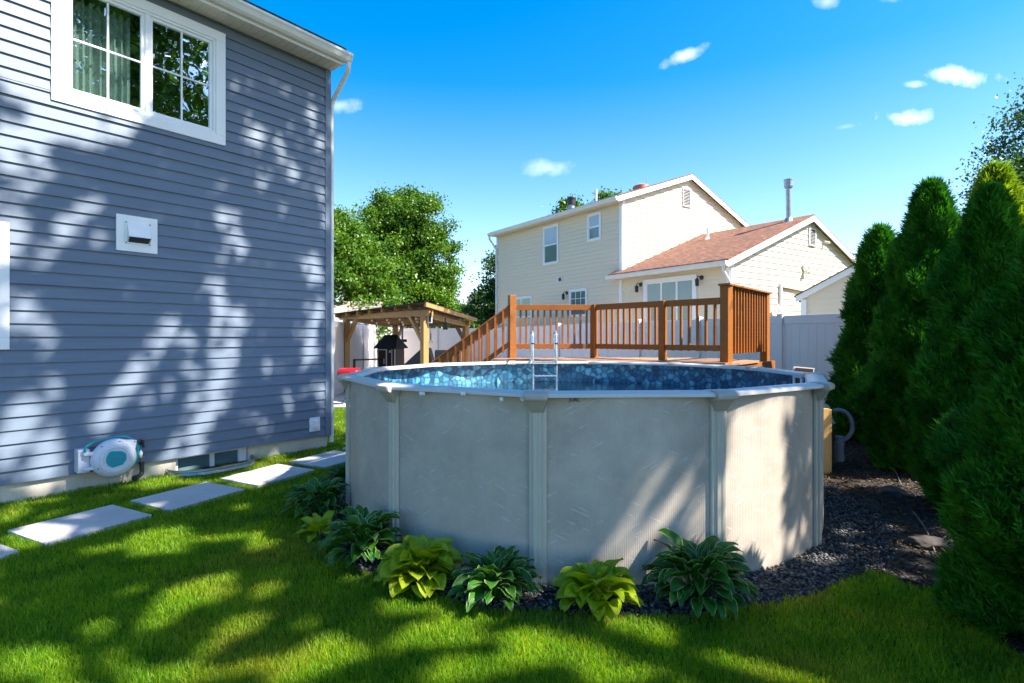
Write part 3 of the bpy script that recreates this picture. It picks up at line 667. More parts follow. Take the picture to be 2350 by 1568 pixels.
for i in range(12):
    a, b = PA[i], PA[(i+1) % 12] if i < 11 else PA[0]+2*math.pi
    mb = MB(); n = len(rprof); A = [pol(a, RP+r, z) for r, z in rprof]; B = [pol(b, RP+r, z) for r, z in rprof]
    mb.add(A+B, [(k, (k+1)%n, n+(k+1)%n, n+k) for k in range(n)]+[tuple(range(n)), tuple(range(2*n-1, n-1, -1))])
    mb.build('top_rail', M['pooltrim'], pool, smooth=True)
    # upright
    ca = pol(a, RP); rad = Vector((math.cos(a), math.sin(a), 0)); tan = Vector((-rad.y, rad.x, 0))
    mb = MB()
    pr = [(-.058,.002),(-.058,.020),(-.048,.026),(-.030,.026),(-.026,.040),(-.012,.040),(-.009,.036),(.009,.036),(.012,.040),(.026,.040),(.030,.026),(.048,.026),(.058,.020),(.058,.002)]
    A = [ca+tan*x+rad*y-Zv*.01 for x, y in pr]; mb.extr(A, (0,0,1.225)); mb.build('upright', M['poolpost'], pool)
    # cap on the joint: rounded saddle
    mb = MB(); nA = len(rprof)
    cpf = [(-.070,1.226),(-.072,1.254),(-.058,1.268),(.0,1.275),(.06,1.276),(.094,1.270),(.116,1.258),(.123,1.240),(.120,1.223),(.112,1.221),(.11,1.215),(-.05,1.222)]
    rows = []
    for w_, s_ in ((-.076,.93),(-.069,1.0),(-.045,1.02),(.045,1.02),(.069,1.0),(.076,.93)):
        zc = 1.235; rows.append([ca+tan*w_+rad*(.03+(r-.03)*s_)+Zv*(zc+(z-zc)*s_) for r, z in cpf])
    n = len(cpf)
    mb.add([p for r in rows for p in r], [(j*n+k, j*n+(k+1)%n, (j+1)*n+(k+1)%n, (j+1)*n+k) for j in range(5) for k in range(n)]+[tuple(range(n)), tuple(range(6*n-1, 5*n-1, -1))])
    cap = mb.build('rail_cap', M['poolcap'], pool, smooth=True)
    mb = MB()
    mb.add([ca+tan*x+rad*y+Zv*z for x,y,z in ((-.074,.0,1.226),(.074,.0,1.226),(.074,.104,1.226),(-.074,.104,1.226),(-.042,.0,1.135),(.042,.0,1.135),(.042,.048,1.135),(-.042,.048,1.135))], [(0,1,2,3),(4,5,6,7),(0,1,5,4),(1,2,6,5),(2,3,7,6),(3,0,4,7)])
    mb.build('bracket', M['poolcap'], pool, bevel=.008)
# ridges moulded on the narrow ends of each rail
# skimmer mouth
a = R_(30)
def sk_pt(px, py):   # on the liner cylinder, far intersection
    d = Vector(((px-CX)/FD, 1, (CY-py)/FD)); ox, oy = -CP.x, -CP.y; A = d.x**2+1; Bq = 2*(ox*d.x+oy); Cq = ox*ox+oy*oy-(RP-.025)**2
    t = (-Bq+math.sqrt(Bq*Bq-4*A*Cq))/(2*A); return Vector((0,0,EYE))+d*t
s0 = sk_pt(1832, 874); ang = math.atan2(s0.y-CP.y, s0.x-CP.x); rad = -Vector((math.cos(ang), math.sin(ang), 0)); tan = Vector((-rad.y, rad.x, 0))
mb = MB(); c_ = Vector((s0.x, s0.y, s0.z))
for (x0,x1,z0,z1) in ((-.11,.11,.03,.065),(-.11,.11,-.10,-.06),(-.11,-.07,-.06,.03),(.07,.11,-.06,.03)):
    mb.hexa([c_+tan*x0+Zv*z0,c_+tan*x1+Zv*z0,c_+tan*x1+rad*.015+Zv*z0,c_+tan*x0+rad*.015+Zv*z0,c_+tan*x0+Zv*z1,c_+tan*x1+Zv*z1,c_+tan*x1+rad*.015+Zv*z1,c_+tan*x0+rad*.015+Zv*z1])
sk = mb.build('skimmer', M['white'], pool); mb = MB(); mb.quad(c_+tan*-.07-Zv*.06+rad*.003, c_+tan*.07-Zv*.06+rad*.003, c_+tan*.07+Zv*.03+rad*.003, c_+tan*-.07+Zv*.03+rad*.003); mb.build('opening', M['dark_in'], sk)
# faint black stamp under the rim, and its peeled paint flecks
ta = math.atan2(-1, 0)
h = None
def pw_pt(px, py, off=.003):
    d = Vector(((px-CX)/FD, 1, (CY-py)/FD)); ox, oy = -CP.x, -CP.y; A = d.x**2+1; Bq = 2*(ox*d.x+oy); Cq = ox*ox+oy*oy-(RP+off)**2
    t = (-Bq-math.sqrt(Bq*Bq-4*A*Cq))/(2*A); p = Vector((0,0,EYE))+d*t; a = math.atan2(p.y-CP.y, p.x-CP.x); return p, Vector((math.cos(a), math.sin(a), 0))
p, r_ = pw_pt(1318, 918); text('JURL', 'lettering', .034, M['ink'], p, Vector((-r_.y, r_.x, 0)), pool, .0006)
for px, w_ in ((968, 18), (1062, 14), (1203, 24), (1150, 9)):
    p, r_ = pw_pt(px, 917 if px > 1100 else 904, .045); tn = Vector((-r_.y, r_.x, 0)); s_ = w_/FD*p.y/2
    mb = MB(); mb.extr([p+tn*(-s_)+Zv*.014, p+tn*s_+Zv*.014, p+tn*s_*.9-Zv*.010, p+tn*s_*.2-Zv*.004, p-tn*s_*.4-Zv*.013, p-tn*s_*.8-Zv*.002], r_*.002); mb.build('paint_fleck', M['white'], pool)

# pool ladder
lad = thing('pool_ladder', up(1250, 890, 7.75), 'metal pool ladder hooked over the far rim in front of the deck', 'ladder')
zw = .60
for px in (1223, 1277):
    A = up(px, 890, 7.70); B = up(px-5, 800, 8.28)
    top = 1.70
    pts = [Vector((A.x, A.y, zw)), Vector((A.x, A.y, 1.2)), Vector((A.x-.005, A.y+.02, top-.10)), Vector((A.x-.008, A.y+.07, top-.02)), Vector((A.x-.01, A.y+.14, top)), Vector((A.x-.02, A.y+.22, top-.03)), Vector((A.x-.025, A.y+.27, top-.12)), Vector((B.x, A.y+.30, 1.30)), Vector((B.x, A.y+.46, 1.26)), Vector((B.x, A.y+.85, 1.262))]
    mb = MB(); mb.tube(smoothpts(pts, 5), .016, 10); mb.build('side_rail', M['chrome'], lad)
    mb = MB(); mb.lathe([(.023,0),(.023,.02)], Vector((A.x-.003,A.y+.015,1.52)), 10); mb.lathe([(.023,0),(.023,.02)], Vector((A.x,A.y,1.22)), 10); mb.build('collar', M['blackplastic'], lad)
for z in (1.075, .80, 1.27):
    A = up(1223, 890, 7.70); B = up(1277, 890, 7.70); y = 7.70+(0.0 if z < 1.2 else .03)
    mb = MB(); mb.bar((A.x, y, z), (B.x, y, z), .035, .02); mb.build('rung', M['chrome'], lad, bevel=.004)
# ================================================================== the deck
DE = Vector((3.10, 7.90, 0)); DF = Vector((4.34, 9.37, 0)); DG = Vector((1.46, 9.72, 0)); DH = Vector((.0, 9.70, 0))
DM = DE+(DG-DE)*.43
FZ = 1.254
deck = thing('pool_deck', (DH+DE)/2, 'raised orange brown wooden pool deck with balustrade and stairs behind the pool', 'deck')
foot = [Vector((-.12,9.30,0)), Vector((.70,8.78,0)), Vector((1.7,8.36,0)), Vector((2.98,7.72,0)), Vector((3.22,7.80,0)), Vector((4.50,9.33,0)), Vector((2.6,11.2,0)), Vector((1.5,9.86,0)), Vector((-.12,9.86,0))]
# the deck is only the strip between pool and rails: boards run away from the pool
foot = [Vector((-.12,9.25,0)), Vector((.9,8.80,0)), Vector((2.0,8.22,0)), Vector((3.02,7.74,0)), Vector((3.28,7.84,0)), Vector((4.52,9.33,0)), Vector((4.25,9.55,0)), Vector((3.0,8.35,0)), Vector((1.5,9.86,0)), Vector((-.12,9.86,0))]
def clip_poly(poly, p, n):
    out = []
    for i in range(len(poly)):
        a, b = poly[i], poly[(i+1) % len(poly)]; da, db = (a-p).dot(n), (b-p).dot(n)
        if da >= 0: out.append(a)
        if da*db < 0: out.append(a+(b-a)*(da/(da-db)))
    return out
bdir = Vector((.26,-.966,0)).normalized()
poly_full = [foot[0], foot[1], foot[2], foot[3], foot[4], foot[5], foot[6], Vector((3.4,9.4,0)), Vector((3.05,9.0,0)), foot[8], foot[9]]
mb = MB(); bp_ = Vector((.94,.34,0)).normalized()
poly_conv = [foot[0], foot[1], foot[2], foot[3], foot[4], foot[5], Vector((4.20,9.62,0)), Vector((1.5,9.86,0)), Vector((-.12,9.86,0))]
s = -1.2; i = 0
while s < 6.5:
    q = clip_poly(poly_conv, bp_*s+Vector((0,6,0))*0, bp_); q = clip_poly(q, bp_*(s+.134), -bp_) if len(q) > 2 else q
    if len(q) > 2:
        j = (i*7 % 5-2)*.002; mb.prism([(p.x, p.y) for p in q], FZ-.03, FZ+j*.6)
    s += .141; i += 1
mb.build('deck_floor', M['deckfloor'], deck)
mb = MB()
for a, b in ((0,1),(1,2),(2,3),(4,5),):
    A, B = foot[a].copy(), foot[b].copy(); inn = Vector((0,.05,0)) if a < 4 else Vector((-.03,.03,0))
    mb.bar(A+inn+Zv*(FZ-.125), B+inn+Zv*(FZ-.125), .035, .18)
mb.bar(Vector((-.09,9.28,FZ-.125)), Vector((-.09,9.84,FZ-.125)), .035, .18)
for t in (.2,.5,.8): 
    P0 = foot[0].lerp(foot[3], t); mb.bar(P0+Vector((0,.05,FZ-.12)), P0+Vector((0,.9,FZ-.12)), .035, .16)
mb.build('rim_joist', M['deckwood'], deck)
def post(p, z0, z1, yaw, w=.10, cap=0):
    mb = MB(); d = Vector((math.cos(yaw), math.sin(yaw), 0)); mb.box(Vector((p[0],p[1],z0)), w, w, z1-z0, d)
    o = mb.build('post', M['deckwood'], deck, bevel=.005)
    return o
yaw = R_(45)
post(DE, 0, 2.36, R_(-52), .13); post(DF, 0, 2.36, R_(-48), .12); post(DH, 0, 2.365, R_(20), .12)
post(DM, FZ-.05, 2.20, R_(-48), .10); post(DG, FZ-.05, 2.20, R_(-48), .10)
for p in (foot[0]+Vector((.1,.3,0)), foot[2]+Vector((0,.6,0)), foot[5]+Vector((-.25,0,0)), foot[1]+Vector((0,.7,0))): post(p, 0, FZ-.05, 0, .09)
def railing(a, b, n, name='railing', ztop=2.20, zb=1.46, flat=False):
    a, b = Vector(a), Vector(b); d = (b-a).normalized(); sd_ = Vector((d.y,-d.x,0))
    if sd_.y > 0: sd_ = -sd_                   # towards the camera
    mb = MB(); mb.bar(a+Zv*(ztop-.05), b+Zv*(ztop-.05), .038, .10)
    rl = mb.build(name, M['deckwood'], deck, bevel=.004)
    mb = MB(); mb.bar(a+Zv*(zb-.0), b+Zv*(zb-.0), .038, .085); mb.build('bottom_rail', M['deckwood'], rl, bevel=.004)
    base = None; L = (b-a).length
    for i in range(n):
        p = a+d*(L*(i+.75)/(n+.5))-sd_*.035+Vector((random.uniform(-.003,.003),0,0))
        if base is None:
            mb = MB(); mb.box(Vector((0,0,0)), .036, .036, ztop-.03-(zb-.05), d)
            # sloping cut on the face towards the pool
            base = mb.build('baluster', M['deckwood'], rl, bevel=.003); base.matrix_parent_inverse = Matrix.Identity(4); base.location = p+Zv*(zb-.05); o = base
            base.matrix_parent_inverse = parent_inv(rl)
        else:
            o = base.copy(); COL.objects.link(o); o.location = p+Zv*(zb-.05)
        o.rotation_euler = (random.uniform(-.006,.006), random.uniform(-.006,.006), 0)
    return rl
dEG = (DG-DE).normalized()
railing(DE+dEG*.09, DM-dEG*.06, 6); railing(DM+dEG*.06, DG-dEG*.05, 10)
railing(DG+Vector((-.05,0,0)), DH+Vector((.07,0,0)), 12)
# privacy side E-F: close balusters under a sloping flat cap
dEF = (DF-DE).normalized(); n_ef = Vector((dEF.y,-dEF.x,0))
mb = MB(); mb.bar(DE-dEF*.10+Zv*2.378, DF+dEF*.14+Zv*2.378, .17, .032); cr = mb.build('cap_rail', M['deckwood'], deck, bevel=.004)
mb = MB(); mb.bar(DE+dEF*.07+Zv*2.30-n_ef*.02, DF-dEF*.06+Zv*2.30-n_ef*.02, .038, .10); mb.build('top_rail', M['deckwood'], cr); mb = MB(); mb.bar(DE+dEF*.07+Zv*1.45-n_ef*.02, DF-dEF*.06+Zv*1.45-n_ef*.02, .038, .085); mb.build('bottom_rail', M['deckwood'], cr)
base = None; L = (DF-DE).length
for i in range(13):
    p = DE+dEF*(.16+(L-.3)*i/12)+n_ef*.018
    if base is None:
        mb = MB(); mb.box((0,0,0), .036, .036, .98, dEF); base = mb.build('baluster', M['deckwood'], cr, bevel=.003); o = base
    else: o = base.copy(); COL.objects.link(o)
    o.location = p+Zv*1.375
# small ledge under the corner post, as a step cut
mb = MB(); mb.box(Vector((-.20,9.33,FZ-.03)), .22, .30, .03); mb.build('ledge', M['deckfloor'], deck)
# stairs going down to the left
sdr = Vector((-1,.03,0)).normalized(); slope = math.tan(R_(36.2))
SW = .92
stair = thing('deck_stairs', DH+sdr*.9, 'wooden stairs with sloping handrails leading down from the left end of the deck', 'stairs')
def spt(s, z, dy=0): return DH+sdr*s+Vector((0,dy,0))+Zv*z
for k_, dy in enumerate((-.01, SW)):
    mb = MB(); mb.vbar(spt(.05, 2.20-.05-.06, dy), spt(1.92, 2.20-.05-.06-slope*1.87, dy), .038, .15); mb.vbar(spt(.05, 2.20-.02, dy), spt(1.95, 2.20-.02-slope*1.90, dy), .10, .028)
    mb.build('handrail', M['deckwood'], stair, bevel=.003)
    mb = MB(); mb.vbar(spt(.05, 1.50, dy), spt(1.92, 1.50-slope*1.87, dy), .038, .10); mb.build('lower_rail', M['deckwood'], stair, bevel=.003)
    mb = MB(); mb.vbar(spt(.02, FZ-.10, dy+.04), spt(1.72, FZ-.10-slope*1.55, dy+.04), .04, .25); mb.build('stringer', M['deckwood'], stair, bevel=.003)
    base = None
    for i in range(13):
        s_ = .16+i*.141; zz = 1.42-slope*(s_-.05)
        if base is None:
            mb = MB(); mb.box((0,0,0), .036, .036, .74, (1,0,0)); base = mb.build('baluster', M['deckwood'], stair, bevel=.003); o = base
        else: o = base.copy(); COL.objects.link(o)
        o.location = spt(s_, zz, dy-.037)
    mb = MB(); mb.box(spt(1.80, 0, dy), .10, .10, 1.0, (1,0,0)); mb.build('post', M['deckwood'], stair, bevel=.004)
for i in range(6):
    mb = MB(); z = FZ-.18*(i+1); s0_ = .02+i*.25; mb.add([], []); mb.hexa([spt(s0_,z-.035,.0),spt(s0_+.28,z-.035,.0),spt(s0_+.28,z-.035,SW),spt(s0_,z-.035,SW),spt(s0_,z,.0),spt(s0_+.28,z,.0),spt(s0_+.28,z,SW),spt(s0_,z,SW)])
    mb.build('tread', M['deckfloor'], stair)

# ================================================================== the vinyl fences
def fence(a, b, h, label, step=2.4, z0=-.05, first=0, parent_name='vinyl_fence'):
    a, b = Vector((*a,0)), Vector((*b,0)); L = (b-a).length; d = (b-a)/L; nn = Vector((d.y,-d.x,0))
    if nn.dot(-(a+b)) < 0: nn = -nn
    f = thing(parent_name, a, label, 'fence')
    k = int(round(L/step)); st = L/k
    pm = MB()
    for i in range(k):
        s0_, s1_ = i*st+.07, (i+1)*st-.07; n = int((s1_-s0_)/.178); w_ = (s1_-s0_)/n
        mb = MB()
        for j in range(n):
            x0, x1 = s0_+j*w_+.004, s0_+(j+1)*w_-.004
            mb.hexa([a+d*x0-nn*.012+Zv*z0,a+d*x1-nn*.012+Zv*z0,a+d*x1+nn*.012+Zv*z0,a+d*x0+nn*.012+Zv*z0,a+d*x0-nn*.012+Zv*(h-.15),a+d*x1-nn*.012+Zv*(h-.15),a+d*x1+nn*.012+Zv*(h-.15),a+d*x0+nn*.012+Zv*(h-.15)])
        mb.hexa([a+d*s0_-nn*.008+Zv*z0,a+d*s1_-nn*.008+Zv*z0,a+d*s1_+nn*.008+Zv*z0,a+d*s0_+nn*.008+Zv*z0,a+d*s0_-nn*.008+Zv*(h-.1),a+d*s1_-nn*.008+Zv*(h-.1),a+d*s1_+nn*.008+Zv*(h-.1),a+d*s0_+nn*.008+Zv*(h-.1)])
        mb.build('panel', M['fence'], f)
        mb = MB(); mb.bar(a+d*s0_+Zv*(h-.085), a+d*s1_+Zv*(h-.085), .05, .17); mb.build('top_rail', M['fence'], f, bevel=.006); mb = MB(); mb.bar(a+d*s0_+Zv*.12, a+d*s1_+Zv*.12, .05, .15); mb.build('bottom_rail', M['fence'], f, bevel=.006)
    for i in range(k+1):
        p = a+d*(i*st); mb = MB(); mb.box(p+Zv*z0, .127, .127, h+.03-z0, d)
        q = p+Zv*(h+.03); mb.hexa([q+(d*x+nn*y)*.075 for x, y in ((-1,-1),(1,-1),(1,1),(-1,1))]+[q+(d*x+nn*y)*.02+Zv*.04 for x, y in ((-1,-1),(1,-1),(1,1),(-1,1))])
        mb.build('post', M['fence'], f, bevel=.004)
    return f
fence((6.35,8.9), (-1.15,25.5), 2.05, 'white vinyl privacy fence behind the deck, running back past the yellow house')
fence((-6.0,27.0), (-1.25,25.7), 2.05, 'white vinyl privacy fence across the back, behind the playhouse')
fence((-4.72,14.0), (-6.0,26.8), 2.05, 'white vinyl privacy fence behind the pergola at the left')

# ================================================================== the yellow neighbour house
KK = Vector((3.83, 19.0, 0)); u_ = Vector((.566,-.824,0)).normalized(); v_ = Vector((.823,.568,0)).normalized()
nf = -v_; ng = u_                                  # facade normal, gable normal (both towards the camera)
nb = thing('neighbour_house', KK, 'cream sided two storey house with red shingled wing beyond the fence', 'house')
def H(s, t, z, o=0, o2=0): return KK+u_*(s+o2)+v_*(t-o)+Zv*z
def fac(px, py):                                    # facade plane -> (s, z)
    p = hit(px, py, KK, nf); return (p-KK).dot(u_), p.z
EZ = 6.47; PK = 7.75; GT = 3.62; GW = 7.1; SL = 7.9; ER = 6.35
WS = 4.2; WEZ = 3.80; WPK = 5.50; WT = 4.35; WW = 8.1; WER = 4.0
mb = MB()
siding(mb, KK, u_, nf, .3, EZ, .15, lambda z: (-SL, 0), [], .022)
siding(mb, KK, v_, ng, 3.0, PK, .18, lambda z: (0 if z <= EZ else (z-EZ)/(PK-EZ)*GT, GW if z <= ER else GW-(z-ER)/(PK-ER)*(GW-GT)), [], .022)
mb.quad(H(-SL,0,0),H(-SL,0,EZ),H(-SL,GT,PK),H(-SL,GW,ER),H(-SL,GW,0)); mb.quad(H(-SL,GW,0),H(-SL,GW,ER),H(0,GW,ER),H(0,GW,0))
mb.build('wall', M['cream_siding'], nb)
mb = MB()
siding(mb, KK, u_, nf, .3, WEZ, .15, lambda z: (0.0, WS), [], .022)
siding(mb, KK+u_*WS, v_, ng, .3, WPK, .18, lambda z: (0 if z <= WEZ else (z-WEZ)/(WPK-WEZ)*WT, WW if z <= WER else WW-(z-WER)/(WPK-WER)*(WW-WT)), [], .022)
wing = mb.build('wing_wall', M['cream_siding'], nb)
# corner boards
mb = MB()
for c in ((0,0,0,EZ),(WS,0,.3,WEZ),(-SL,0,.3,EZ)): mb.box(H(c[0]-.05,c[1]-.012,c[2]), .12, .05, c[3]-c[2], u_); mb.box(H(c[0]+.012,c[1]+.05,c[2]), .05, .12, c[3]-c[2], u_)
mb.build('corner_board', M['white'], nb)
# roofs
def roof(name, s0, s1, t0, z0, tp, zp, t1, z1, m, th=.10, ov=.35):
    mb = MB()
    k0 = (zp-z0)/(tp-t0); k1 = (zp-z1)/(t1-tp)
    A = [H(s0,t0-ov,z0-ov*k0+.1),H(s1,t0-ov,z0-ov*k0+.1),H(s1,tp,zp+.1),H(s0,tp,zp+.1)]; B = [H(s0,t1+ov,z1-ov*k1+.1),H(s1,t1+ov,z1-ov*k1+.1),H(s1,tp,zp+.1),H(s0,tp,zp+.1)]
    mb.extr(A, (0,0,.05)); mb.extr([B[1],B[0],B[3],B[2]], (0,0,.05))
    r = mb.build(name, m, nb, uvf=lambda c: ((Vector(c)-KK).dot(u_), (Vector(c)-KK).dot(v_)*1.08))
    mb = MB()   # rake boards on the end that faces the camera
    S = s1-.02
    for (ta, za, tb, zb) in ((t0-ov, z0-ov*k0, tp, zp), (tp, zp, t1+ov, z1-ov*k1)):
        mb.extr([H(S,ta,za-.08),H(S,tb,zb-.08),H(S,tb,zb+.097),H(S,ta,za+.097)], u_*.03)
        mb.extr([H(S-.16,ta,za+.07),H(S-.16,tb,zb+.07),H(S-.16,tb,zb+.095),H(S-.16,ta,za+.095)], u_*.155)
    mb.build('rake_board', M['white'], nb)
    mb = MB(); ze = z0-ov*k0
    mb.extr([H(s0,t0-ov,ze-.02),H(s0,t0,ze-.02),H(s0,t0,ze+.03),H(s0,t0-ov,ze+.03)], u_*(s1-s0-.05)); mb.build('soffit', M['soffit'], nb)
    mb = MB(); g = [(ov+.01,-.05),(ov+.09,-.05),(ov+.13,.03),(ov+.13,.09),(ov+.01,.09)]
    mb.extr([H(s0,t0,ze+z_,o) for o, z_ in g], u_*(s1-s0)); mb.build('gutter', M['white_metal'], nb)
    return r
roof('roof', -SL-.2, .17, 0, EZ, GT, PK, GW, ER, M['shingle_red'])
roof('wing_roof', -.35+.0, WS+.17, 0, WEZ, WT, WPK, WW, WER, M['shingle_red'])
# remove the wing roof inside the two storey part is unnecessary: it only overlaps inside its wall
mb = MB(); mb.tube([H(-SL-.1,0,EZ-.15,.42), H(-SL-.1,0,EZ-.3,.42), H(-SL-.04,0,EZ-.75,.08), H(-SL-.04,0,.3,.08)], .045, 8); mb.build('downspout', M['white_metal'], nb)
mb = MB(); mb.tube([H(WS+.05,0,WEZ-.15,.40), H(WS+.05,0,WEZ-.3,.40), H(WS+.06,0,WEZ-.75,.0), H(WS+.06,0,.3,.0)], .045, 8); mb.build('downspout', M['white_metal'], nb)
# windows on the facade
def nwin(px0, px1, py0, py1, cols=1, rows=1, muntin=(0,0), blind=None, top=.5, name='window', label=None, tr=.07):
    pc = ((px0+px1)/2, (py0+py1)/2)
    s0_, _ = fac(px0, pc[1]); s1_, _ = fac(px1, pc[1]); _, z1_ = fac(pc[0], py0); _, z0_ = fac(pc[0], py1)
    mb = MB()
    def fr(a, b, c, d, k, o0, o1):
        for (x0,x1,y0,y1) in ((a,b,c,c+k),(a,b,d-k,d),(a,a+k,c+k,d-k),(b-k,b,c+k,d-k)):
            mb.hexa([H(x0,0,y0,o0),H(x1,0,y0,o0),H(x1,0,y0,o1),H(x0,0,y0,o1),H(x0,0,y1,o0),H(x1,0,y1,o0),H(x1,0,y1,o1),H(x0,0,y1,o1)])
    fr(s0_, s1_, z0_, z1_, tr, .0, .05)
    cw = (s1_-s0_-2*tr)/cols
    for c in range(cols):
        a = s0_+tr+cw*c; b = a+cw; fr(a, b, z0_+tr, z1_-tr, .035, .0, .035)
    zm = z0_+(z1_-z0_)*(1-top)
    if rows == 2: fr(s0_+tr, s1_-tr, zm-.03, zm+.03, .03, .0, .038)
    for i in range(1, muntin[0]):
        x = s0_+tr+(s1_-s0_-2*tr)*i/muntin[0]; mb.hexa([H(x-.01,0,zm,.01),H(x+.01,0,zm,.01),H(x+.01,0,zm,.03),H(x-.01,0,zm,.03),H(x-.01,0,z1_-tr,.01),H(x+.01,0,z1_-tr,.01),H(x+.01,0,z1_-tr,.03),H(x-.01,0,z1_-tr,.03)])
    for i in range(1, muntin[1]):
        y = zm+(z1_-tr-zm)*i/muntin[1]; mb.hexa([H(s0_+tr,0,y-.01,.01),H(s1_-tr,0,y-.01,.01),H(s1_-tr,0,y-.01,.03),H(s0_+tr,0,y-.01,.03),H(s0_+tr,0,y+.01,.01),H(s1_-tr,0,y+.01,.01),H(s1_-tr,0,y+.01,.03),H(s0_+tr,0,y+.01,.03)])
    w = mb.build(name, M['white'], nb)
    if label: w['label'] = label
    def pane(za, zb, m, nm):
        mb = MB(); mb.quad(H(s0_+tr,0,za,.024), H(s1_-tr,0,za,.024), H(s1_-tr,0,zb,.024), H(s0_+tr,0,zb,.024)); mb.build(nm, m, w)
    if blind: pane(z0_+tr, zm, M['cglass'], 'pane'); pane(zm, z1_-tr, M[blind], 'pane')
    else: pane(z0_+tr, z1_-tr, M['cglass'], 'pane')
    return w
M['blueblind'] = plain('white_blind_behind_glass', (.30,.40,.50), .12, .08, 2, spec=.9, bump=0)
nwin(1247, 1282, 517, 607, 1, 2, blind='blueblind', label='tall upper sash window')
nwin(1349, 1380, 489, 553, 1, 2, blind='blueblind', label='small upper sash window')
nwin(1172, 1221, 681, 775, 2, 2, blind='blind', label='double window with green blinds')
nwin(1307, 1348, 663, 728, 1, 2, muntin=(3,2), label='small kitchen window with grid', top=.62)
d0 = nwin(1478, 1600, 636, 775, 3, 1, name='sliding_door', label='glass sliding door with white frame', tr=.13)
# wall lamps
for px, py in ((1299, 680), (1468, 662), (1607, 647)):
    s_, z_ = fac(px, py); mb = MB()
    mb.lathe([(.07,0),(.07,.02)], H(s_+.06,0,z_+.12,.02), 14, nf); b0 = mb.build('wall_lamp', M['blackmetal'], nb)
    mb = MB(); mb.tube([H(s_+.06,0,z_+.12,.03), H(s_,0,z_+.17,.12), H(s_,0,z_+.10,.16)], .012, 6)
    mb.lathe([(.02,.10),(.075,.04),(.06,.035),(.055,-.11),(.06,-.12),(.03,-.14)], H(s_,0,z_,.16), 8); mb.build('lantern', M['blackmetal'], b0)
# vents
def louver(plane_p, d, n, px0, px1, py0, py1, name, k=8, m='white'):
    a = hit(px0, (py0+py1)/2, plane_p, n); b = hit(px1, (py0+py1)/2, plane_p, n); zt = hit((px0+px1)/2, py0, plane_p, n).z; zb = hit((px0+px1)/2, py1, plane_p, n).z
    a.z = b.z = 0; mb = MB()
    def bx(p, q, z0, z1, o0, o1): mb.hexa([p+n*o0+Zv*z0,q+n*o0+Zv*z0,q+n*o1+Zv*z0,p+n*o1+Zv*z0,p+n*o0+Zv*z1,q+n*o0+Zv*z1,q+n*o1+Zv*z1,p+n*o1+Zv*z1])
    f = .03; dd = (b-a).normalized()
    bx(a,b,zb,zb+f,0,.05); bx(a,b,zt-f,zt,0,.05); bx(a,a+dd*f,zb+f,zt-f,0,.05); bx(b-dd*f,b,zb+f,zt-f,0,.05)
    for i in range(k):
        z = zb+f+(zt-zb-2*f)*(i+.2)/k; h_ = (zt-zb-2*f)/k*.34
        mb.add([a+n*.045+Zv*z, b+n*.045+Zv*z, b+n*.02+Zv*(z+h_), a+n*.02+Zv*(z+h_)], [(0,1,2,3)])
    o = mb.build(name, M[m], nb)
    mb = MB(); mb.quad(a+n*.018+Zv*zb, b+n*.018+Zv*zb, b+n*.018+Zv*zt, a+n*.018+Zv*zt); mb.build('opening', M['dark_in'], o)
louver(KK, v_, ng, 1565, 1583, 434, 475, 'gable_vent', 11); louver(KK+u_*WS, v_, ng, 1854, 1869, 525, 565, 'gable_vent', 11); louver(KK, u_, nf, 1281, 1291, 636, 648, 'wall_vent', 4)
# floodlight, camera, awning arm on the wing gable
p = hit(1842, 614, KK+u_*WS, ng); mb = MB(); mb.box(p-Zv*.08, .14, .14, .16, v_); mb.lathe([(.03,0),(.10,.12),(.10,.14)], p+ng*.08+v_*.1, 12, ng+Zv*-.3); mb.lathe([(.05,0),(.06,.14)], p+ng*.08-Zv*.12, 10, ng-Zv*.6); mb.build('floodlight', M['soffit'], nb)
p = hit(1889, 556, KK+u_*WS, ng); mb = MB(); mb.box(p-Zv*.05, .09, .16, .08, v_); mb.lathe([(.035,0),(.035,.16)], p+ng*.05, 10, ng-Zv*.3); mb.build('camera_mount', M['soffit'], nb)
a = hit(1788, 656, KK+u_*WS, ng)+ng*.06; b = hit(1853, 669, KK+u_*WS, ng)+ng*.06; mb = MB(); mb.bar(a, b, .08, .08); mb.build('awning_tube', M['soffit'], nb)
a = hit(1787, 650, KK+u_*WS, ng)+ng*.04; mb = MB(); mb.bar(a, Vector((a.x,a.y,.4)), .10, .06, v_); mb.build('downpipe', M['white'], nb)
# roof penetrations
def zroof_main(t): return EZ+(PK-EZ)/GT*t+.15
def rp(px, py, s, wing_=False):   # point on the near roof slope that lies under a pixel column
    return None
def on_slope(px, t, wing_=False):
    # choose s so that the point (s,t) projects to px
    r = (px-CX)/FD; A = KK+v_*t; s = (r*A.y-A.x)/(u_.x-r*u_.y); z = (EZ+(PK-EZ)/GT*t if not wing_ else WEZ+(WPK-WEZ)/WT*t)+.14
    return A+u_*s+Zv*z
p = on_slope(1311, 1.3); mb = MB(); mb.lathe([(.17,-.1),(.15,.10),(.13,.10),(.13,.16)], p, 14); mb.build('roof_flashing', M['galv'], nb); mb = MB(); mb.lathe([(.17,.16),(.17,.40),(.19,.40),(.19,.47),(.10,.50)], p, 16); mb.build('chimney_cap', M['blackmetal'], nb)
p = on_slope(1367, 1.5); mb = MB(); mb.lathe([(.05,-.1),(.05,.5)], p, 10); mb.build('vent_pipe', M['white'], nb)
p = on_slope(1470, 2.6); mb = MB(); mb.lathe([(.36,-.1),(.33,.10),(.14,.17)], p, 18, (0,0,1), u_, .8); mb.build('roof_fan', M['copper'], nb)
p = on_slope(1484, 2.9); mb = MB(); mb.tube([p, p+Zv*.6], [.014,.004], 6); mb.build('antenna', M['galv'], nb)
